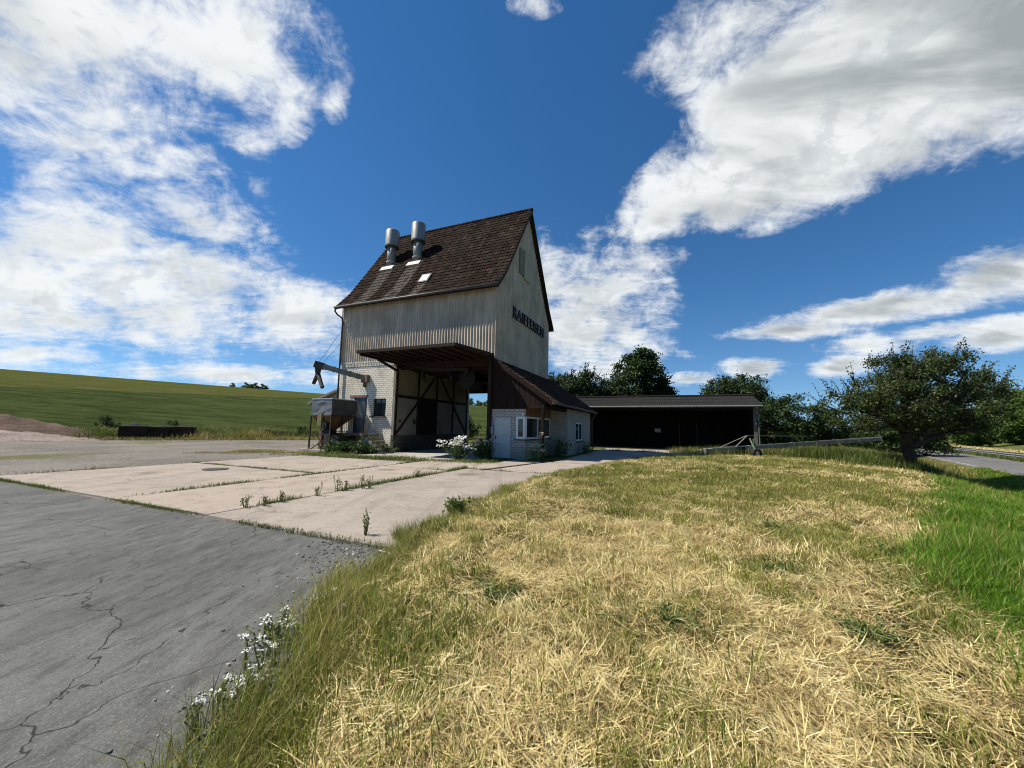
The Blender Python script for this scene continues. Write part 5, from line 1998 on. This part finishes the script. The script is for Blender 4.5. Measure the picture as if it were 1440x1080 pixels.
    stuff('lush_dry_stalks', blades_mesh('lush_dry_stalks', np.stack([x[q], y[q], H(x[q], y[q]) - .01], -1), r.uniform(0, 6.28, len(q)), r.uniform(.18, .42, len(q)) * hgt[q], r.uniform(.003, .0055, len(q)) * (1 + dist[q] * .12), np.abs(r.normal(.4, .3, len(q))), r.uniform(0, .8, len(q)), DRYG, r), 'dry stalks and older leaves among the lush grass', 'grass')


build_verge()


def tall_weeds(name, X, Y, hmin, hmax, m, label, r, wid=.014, lean=.22, z=None):
    n = len(X)
    zz = H(X, Y) if z is None else z
    return stuff(name, blades_mesh(name, np.stack([X, Y, zz - .02], -1), r.uniform(0, 6.28, n), r.uniform(hmin, hmax, n), r.uniform(.6, 1.4, n) * wid, np.abs(r.normal(lean, .2, n)), r.uniform(0, .9, n), m, r), label, 'weeds')


WEED = m_leaf('weed_leaves', [(0, (.045, .070, .014)), (.5, (.10, .14, .030)), (.85, (.18, .21, .055)), (1, (.36, .34, .16))], .4, .55, .4)


def build_weeds():
    r = np.random.default_rng(9)
    # unmown belt before the hedge and under the conveyor
    n = 42000
    y = r.uniform(18.6, 34, n)
    x = r.uniform(10.5, 33, n)
    s = (x - 9.5) * .38 + (y - 25.5)                       # beyond a slanting line
    edge_y = 24.6 - .28 * (x - 11)
    k = (y > edge_y + r.normal(0, .35, n)) & (road_r(x, y) < -1.0) & ~((x < 15) & (y > 26.6)) & (y < 33) & ~((x < 15.6) & (y < 22.9))
    x, y = x[k], y[k]
    tall_weeds('unmown_grass', x, y, .22, .62, DRYG, 'unmown grass and weeds below the conveyor and before the hedge', r, .022)
    n = 16000
    y = r.uniform(18.4, 30, n)
    x = r.uniform(11, 27, n)
    k = (y > 23.2 - .30 * (x - 11) + r.normal(0, .5, n)) & (road_r(x, y) < -2.2) & ~((x < 15) & (y > 26.0)) & ~((x < 15.6) & (y < 22.9))
    tall_weeds('green_weeds', x[k], y[k], .2, .7, WEED, 'green weeds growing through the unmown grass before the hedge', r, .03, .35)
    n = 5200
    cx = np.array([16.6, 17.2, 18.3, 17.8, 19.2])[r.integers(0, 5, n)]
    x = cx + r.normal(0, .55, n)
    y = 22.6 - .42 * (cx - 14) + r.normal(0, .35, n)
    tall_weeds('weed_clumps', x, y, .35, 1.0, WEED, 'rank clumps of weeds standing in front of the conveyor', r, .026, .3)
    # clump round the apple trunk
    a = r.uniform(0, 6.28, 5200)
    q = np.abs(r.normal(0, 1.0, 5200))
    tall_weeds('trunk_weeds', 18.3 + np.cos(a) * q * 1.3, 18.6 + np.sin(a) * q * .7, .25, .85, WEED, 'rank weeds and suckers round the foot of the apple tree', r, .022, .3)
    # field edge
    n = 52000
    x = r.uniform(-58, 2, n)
    e = r.normal(.5, 1.3, n)
    y = 28 + (x + 36) * .59 + e + .1
    k = ~((np.abs(x + 29.3) < 2.6) & (e < .2) & (r.uniform(0, 1, n) < .8))
    x, y, e = x[k], y[k], e[k]
    dd = field_d(x, y)
    zf = H(x, y) + .5 * smoothstep(.2, 1.6, dd)
    hv = .35 + .9 * vnoise(x, y, .45, 33) ** 1.5
    dry = vnoise(x, y, .30, 35) + r.normal(0, .12, len(x)) > .58
    for nm, q, m, lb in (('field_edge_weeds', ~dry, WEED, 'tall green weeds along the edge of the crop field'), ('field_edge_stalks', dry, DRYG, 'brownish dry stalks among the weeds at the field edge')):
        n = int(q.sum())
        stuff(nm, blades_mesh(nm, np.stack([x[q], y[q], zf[q] - .05], -1), r.uniform(0, 6.28, n), r.uniform(.5, 1.15, n) * hv[q], r.uniform(.025, .06, n), np.abs(r.normal(.28, .2, n)), r.uniform(0, .9, n), m, r), lb, 'weeds')
    n = 9000
    x = r.uniform(-52, -4, n)
    y = 26.6 + (x + 36) * .59 + r.normal(0, .7, n)
    tall_weeds('field_edge_grass', x, y, .12, .4, DRYG, 'dry grass fringe between gravel yard and field', r, .04, .4)
    # rough grass along both sides of the road
    for nm, m, a0, a1, n, h0, h1, lb in (('roadside_grass', WEED, 5.15, 6.6, 16000, .15, .5, 'rough grass growing round the posts of the guard rail'), ('roadside_straw', STRAW, 7.5, 12.5, 22000, .2, .5, 'strip of dry pale grass beyond the guard rail')):
        s = r.uniform(-8, 110, n)
        q = r.uniform(a0, a1, n)
        tall_weeds(nm, 25.6 + .615 * s + .788 * q, 19.5 + .788 * s - .615 * q, h0, h1, m, lb, r, .05, .35)
    # green fringe on the gravel beside the slabs
    n = 9000
    u = -r.uniform(7.6, 13.5, n)
    v = r.normal(-3.0, .9, n) + .45 * (u + 10)
    k = vnoise(u, v, .9, 3) > .42
    p = np.array(O)[None, :2] + u[k, None] * np.array(UX)[None, :2] + v[k, None] * np.array(VY)[None, :2]
    tall_weeds('yard_grass', p[:, 0], p[:, 1], .04, .16, DRYG, 'thin grass creeping over the gravel beside the slabs', r, .02, .5)
    # grass in the slab joints and before the drive
    U, Vv, Hh = [], [], []

    def joint(u0, v0, u1, v1, n, w, h):
        t = r.uniform(0, 1, n)
        c = vnoise(u0 + (u1 - u0) * t * 1.0 + 3, v0 + (v1 - v0) * t, 1.1, 21)
        keep = r.uniform(0, 1, n) < smoothstep(.25, .6, c)
        U.append((u0 + (u1 - u0) * t + r.normal(0, w, n))[keep])
        Vv.append((v0 + (v1 - v0) * t + r.normal(0, w, n))[keep])
        Hh.append((h * r.uniform(.3, 1.2, n) * (.4 + c))[keep])
    joint(-1.48, -13.3, -1.48, -3.5, 2600, .025, .09)
    joint(1.46, -13.3, 1.46, -5, 3200, .035, .13)
    joint(-7.7, -8.75, -1.5, -8.75, 1200, .03, .07)
    joint(-1.5, -6.0, 1.45, -6.0, 500, .03, .07)
    joint(1.5, -5.2, 5.3, -5.2, 700, .03, .08)
    joint(-7.7, -13.38, 5.3, -13.40, 2600, .03, .05)
    joint(-7.75, -13, -7.75, -4.2, 900, .05, .08)
    joint(-7.6, -4.1, 1.2, -2.75, 5200, .33, .16)
    joint(-7.8, -4.3, -7.0, -1.0, 1800, .4, .16)
    joint(3.3, 5.0, 9.0, 5.0, 700, .04, .1)
    joint(3.4, 10.6, 9.5, 10.6, 900, .05, .22)
    U, Vv, Hh = np.concatenate(U), np.concatenate(Vv), np.concatenate(Hh)
    p = np.array(O)[None, :2] + U[:, None] * np.array(UX)[None, :2] + Vv[:, None] * np.array(VY)[None, :2]
    n = len(U)
    dist = np.hypot(p[:, 0], p[:, 1])
    stuff('joint_weeds', blades_mesh('joint_weeds', np.concatenate([p, np.full((n, 1), .02)], 1), r.uniform(0, 6.28, n), Hh + .03, r.uniform(.006, .012, n) * (.6 + dist * .06), np.abs(r.normal(.35, .3, n)), r.uniform(0, 1, n), WEED, r), 'grass and weeds growing in the joints of the concrete slabs', 'weeds')


build_weeds()


def flower_plant(name, label, loc, seed, n_stems, h, spread, n_fl, leaf, flsize, flmat, leafmat, group=None, cat='flower', scale=1.0, stem_leaf=9, head_leaf=.0):
    """stems with leaves along them; blossoms as small clusters of petals"""
    r = np.random.default_rng(seed)
    t = thing(name, label, cat, loc, 0, group)
    mb = MB()
    C, tips = [], []
    for k in range(n_stems):
        a, q = r.uniform(0, 6.28), abs(r.normal(0, 1)) * spread
        b = Vector((math.cos(a) * q * .45, math.sin(a) * q * .45, 0))
        hh = h * r.uniform(.55, 1.1)
        e = b + Vector((math.cos(a) * q * .9, math.sin(a) * q * .9, hh))
        m = b.lerp(e, .5) + Vector((r.normal(0, .03), r.normal(0, .03), .04))
        mb.tube([b, m, e], [.006, .005, .003], 5, cap=False)
        tips.append(e)
        for i in range(stem_leaf):
            f = r.uniform(.05, .97)
            p = b.lerp(m, f * 2) if f < .5 else m.lerp(e, f * 2 - 1)
            C.append(p + Vector(r.normal(0, leaf * .55, 3)))
    mb.build('stems', MATS['weed_stem'], t)
    if C:
        V = leaf_cards(np.array(C), leaf, r)
        link('leaves', np_mesh('leaves', V, [np.arange(len(V)).reshape(-1, 4)], leafmat), t)
    idx = r.permutation(len(tips))[:n_fl]
    for i in idx:
        e = np.array(tips[i])
        k = 16
        cs = e[None] + r.normal(0, 1, (k, 3)) * np.array([flsize * .42, flsize * .42, flsize * .16])
        V = leaf_cards(cs, flsize * .5, r, up=1.6, aspect=.9)
        link('blossom', np_mesh('blossom', V, [np.arange(len(V)).reshape(-1, 4)], flmat), t)
    return t


def build_flowers():
    plain('weed_stem', (.15, .19, .06), .7, .2, 5)
    WF = m_leaf('white_petals', [(0, (.62, .62, .58)), (.6, (.80, .80, .76)), (1, (.90, .90, .88))], .3, .6)
    PF = m_leaf('cream_petals', [(0, (.62, .50, .40)), (.6, (.78, .68, .56)), (1, (.86, .80, .70))], .3, .6)
    # yarrow along the edge of the asphalt
    r = random.Random(3)
    spots = [(x, y) for x, y in ((330, 962), (300, 942), (345, 945), (355, 950), (348, 905), (352, 938), (372, 925), (372, 868), (382, 868), (392, 872), (405, 870), (450, 838), (458, 835), (462, 845), (446, 828), (548, 772), (283, 988), (370, 905), (384, 900), (410, 880))]
    for k, (x, y) in enumerate(spots):
        d = pix_ray(x, y)
        p = Vector((0, 0, CAM_H)) + d * ((.16 - CAM_H) / d.z)
        lx = float(left_edge(p.y))
        flower_plant('yarrow', 'small white-flowered yarrow at the edge of the asphalt', (p.x, p.y, max(.012, float(H(p.x, p.y)))), 100 + k, r.randint(2, 4), r.uniform(.12, .20), .05, 2, .026, .036, WF, WEED, 'white yarrow along the asphalt edge', stem_leaf=14)
    # white bushes before the drive and roses at the porch
    flower_plant('hydrangea', 'round bush of big white blossoms in front of the drive-through', (*loc2w(-.55, -2.2), .03), 200, 60, .95, .36, 26, .11, .20, WF, LEAF_SHRUB, cat='bush')
    flower_plant('hydrangea', 'darker bush with small pale blossoms beside the pale office door', (*loc2w(.0, -.9), .03), 201, 60, .85, .34, 12, .11, .14, WF, LEAF_HEDGE, cat='bush')
    flower_plant('hydrangea', 'low pale bush behind the white blossoming bush', (*loc2w(-.9, .6), .03), 207, 40, .8, .34, 16, .10, .17, PF, LEAF_HEDGE, cat='bush')
    flower_plant('rose_bush', 'low cream rose bush at the foot of the porch post', (*loc2w(2.45, -.55), .03), 202, 40, .72, .26, 22, .07, .11, PF, LEAF_SHRUB, cat='bush')
    flower_plant('climbing_rose', 'cream rose climbing the foot of the porch post', (*loc2w(2.66, -.22), .03), 203, 16, 1.25, .10, 12, .07, .11, PF, LEAF_SHRUB, cat='bush')
    flower_plant('wall_shrub', 'dark low shrub in the corner by the office wall', (*loc2w(2.5, 3.1), .03), 204, 50, .95, .40, 0, .10, .1, WF, LEAF_HEDGE, cat='shrub')
    flower_plant('wall_shrub', 'reddish low shrub under the rear office window', (*loc2w(3.25, 6.3), .03), 205, 40, .80, .36, 0, .09, .1, WF, LEAF_SHRUB, cat='shrub')
    for k, (u, v, h, lb) in enumerate(((-7.9, -1.9, .75, 'green bush in front of the steps of the loading platform'), (-6.9, -1.5, .85, 'green bush against the brick wall below the window'), (-8.7, -1.75, .60, 'low green bush beside the legs of the hopper'), (-6.2, -.75, .45, 'small bush at the right corner of the brick wall'))):
        flower_plant('yard_bush', lb, (*loc2w(u, v), .0), 210 + k, 80, h * .85, .40, 0, .13, .1, WF, LEAF_SHRUB, 'bushes below the brick wall', 'bush')
    # single tall weeds standing in the joints
    ws = ((515, 752, .34, 'tall thin weed standing by the near edge of the slabs'), (345, 713, .20, None), (372, 711, .16, None), (395, 706, .18, None), (445, 697, .22, None), (475, 690, .30, None), (487, 690, .24, None), (510, 687, .30, None), (520, 686, .26, None), (585, 671, .2, None), (640, 722, .22, 'broad-leaved weed at the grass edge beside the slabs'))
    for k, (x, y, h, lb) in enumerate(ws):
        d = pix_ray(x, y)
        p = Vector((0, 0, CAM_H)) + d * ((.05 - CAM_H) / d.z)
        flower_plant('tall_weed', lb or 'upright green weed in a joint of the slabs', (p.x, p.y, .03), 300 + k, 5 if k < 10 else 14, h * 1.15, .05 if k < 10 else .14, 0, .030 if k < 10 else .08, .03, WF, WEED, None if lb else 'weeds standing in the slab joints', 'weed', stem_leaf=26)
    for k, (x, y, h, lb) in enumerate(((1218, 892, .16, 'broad-leaved weed low in the straw near the lush grass'), (1085, 742, .20, 'dark broad-leaved clump in the middle of the mown strip'), (1100, 800, .15, 'spreading leafy weed below the dark clump in the straw'), (1262, 778, .16, 'leafy weed at the boundary of straw and lush grass'), (1015, 660, .22, 'leafy weed far out on the mown strip before the conveyor'),
                                       (702, 826, .12, 'small brown-green weed in the straw near the verge edge'), (935, 870, .13, 'low leafy weed among loose straw in the foreground'))):
        d = pix_ray(x, y)
        p = Vector((0, 0, CAM_H)) + d * ((.16 - CAM_H) / d.z)
        flower_plant('broadleaf_weed', lb, (p.x, p.y, float(H(p.x, p.y))), 400 + k, 44, h * .75, .15, 0, .030, .03, WF, WEED, None, 'weed', stem_leaf=9)
    # pebbles strewn on the asphalt by the grass edge
    r2 = np.random.default_rng(31)
    V, F = [], []
    n = 1700
    yy = 1.9 + 3.6 * r2.uniform(0, 1, n) ** .8
    xx = left_edge(yy) - np.abs(r2.normal(0, .28, n)) - .02
    k2 = r2.uniform(0, 1, n) < .42
    yy[k2] = r2.uniform(4.0, 5.2, k2.sum())
    xx[k2] = -1.75 + r2.normal(0, .28, k2.sum()) - .2 * (yy[k2] - 4.4)
    for x, y in zip(xx, yy):
        s = (.0025 + .011 * r2.uniform() ** 3.0) * (.8 + .14 * y)
        b = len(V)
        for kk in range(2):
            for i in range(6):
                a = i * math.pi / 3 + r2.uniform(-.25, .25)
                q = s * (1.0, .62)[kk] * r2.uniform(.75, 1.2)
                V.append((x + math.cos(a) * q * 1.3, y + math.sin(a) * q, .012 + s * (.02, .85)[kk]))
        F += [(b + i, b + (i + 1) % 6, b + 6 + (i + 1) % 6, b + 6 + i) for i in range(6)]
        F += [(b + 6, b + 7, b + 8, b + 9), (b + 6, b + 9, b + 10, b + 11)]
    stuff('gravel', np_mesh('gravel', V, [np.array(F)], mat('pebbles', lambda g: (g.ramp(ISLAND(g), [(0, (.05, .05, .05)), (.5, (.17, .16, .15)), (.9, (.30, .28, .26)), (1, (.5, .48, .45))]), None, None), .8)), 'loose pebbles strewn on the asphalt along the grass edge', 'gravel')


build_flowers()
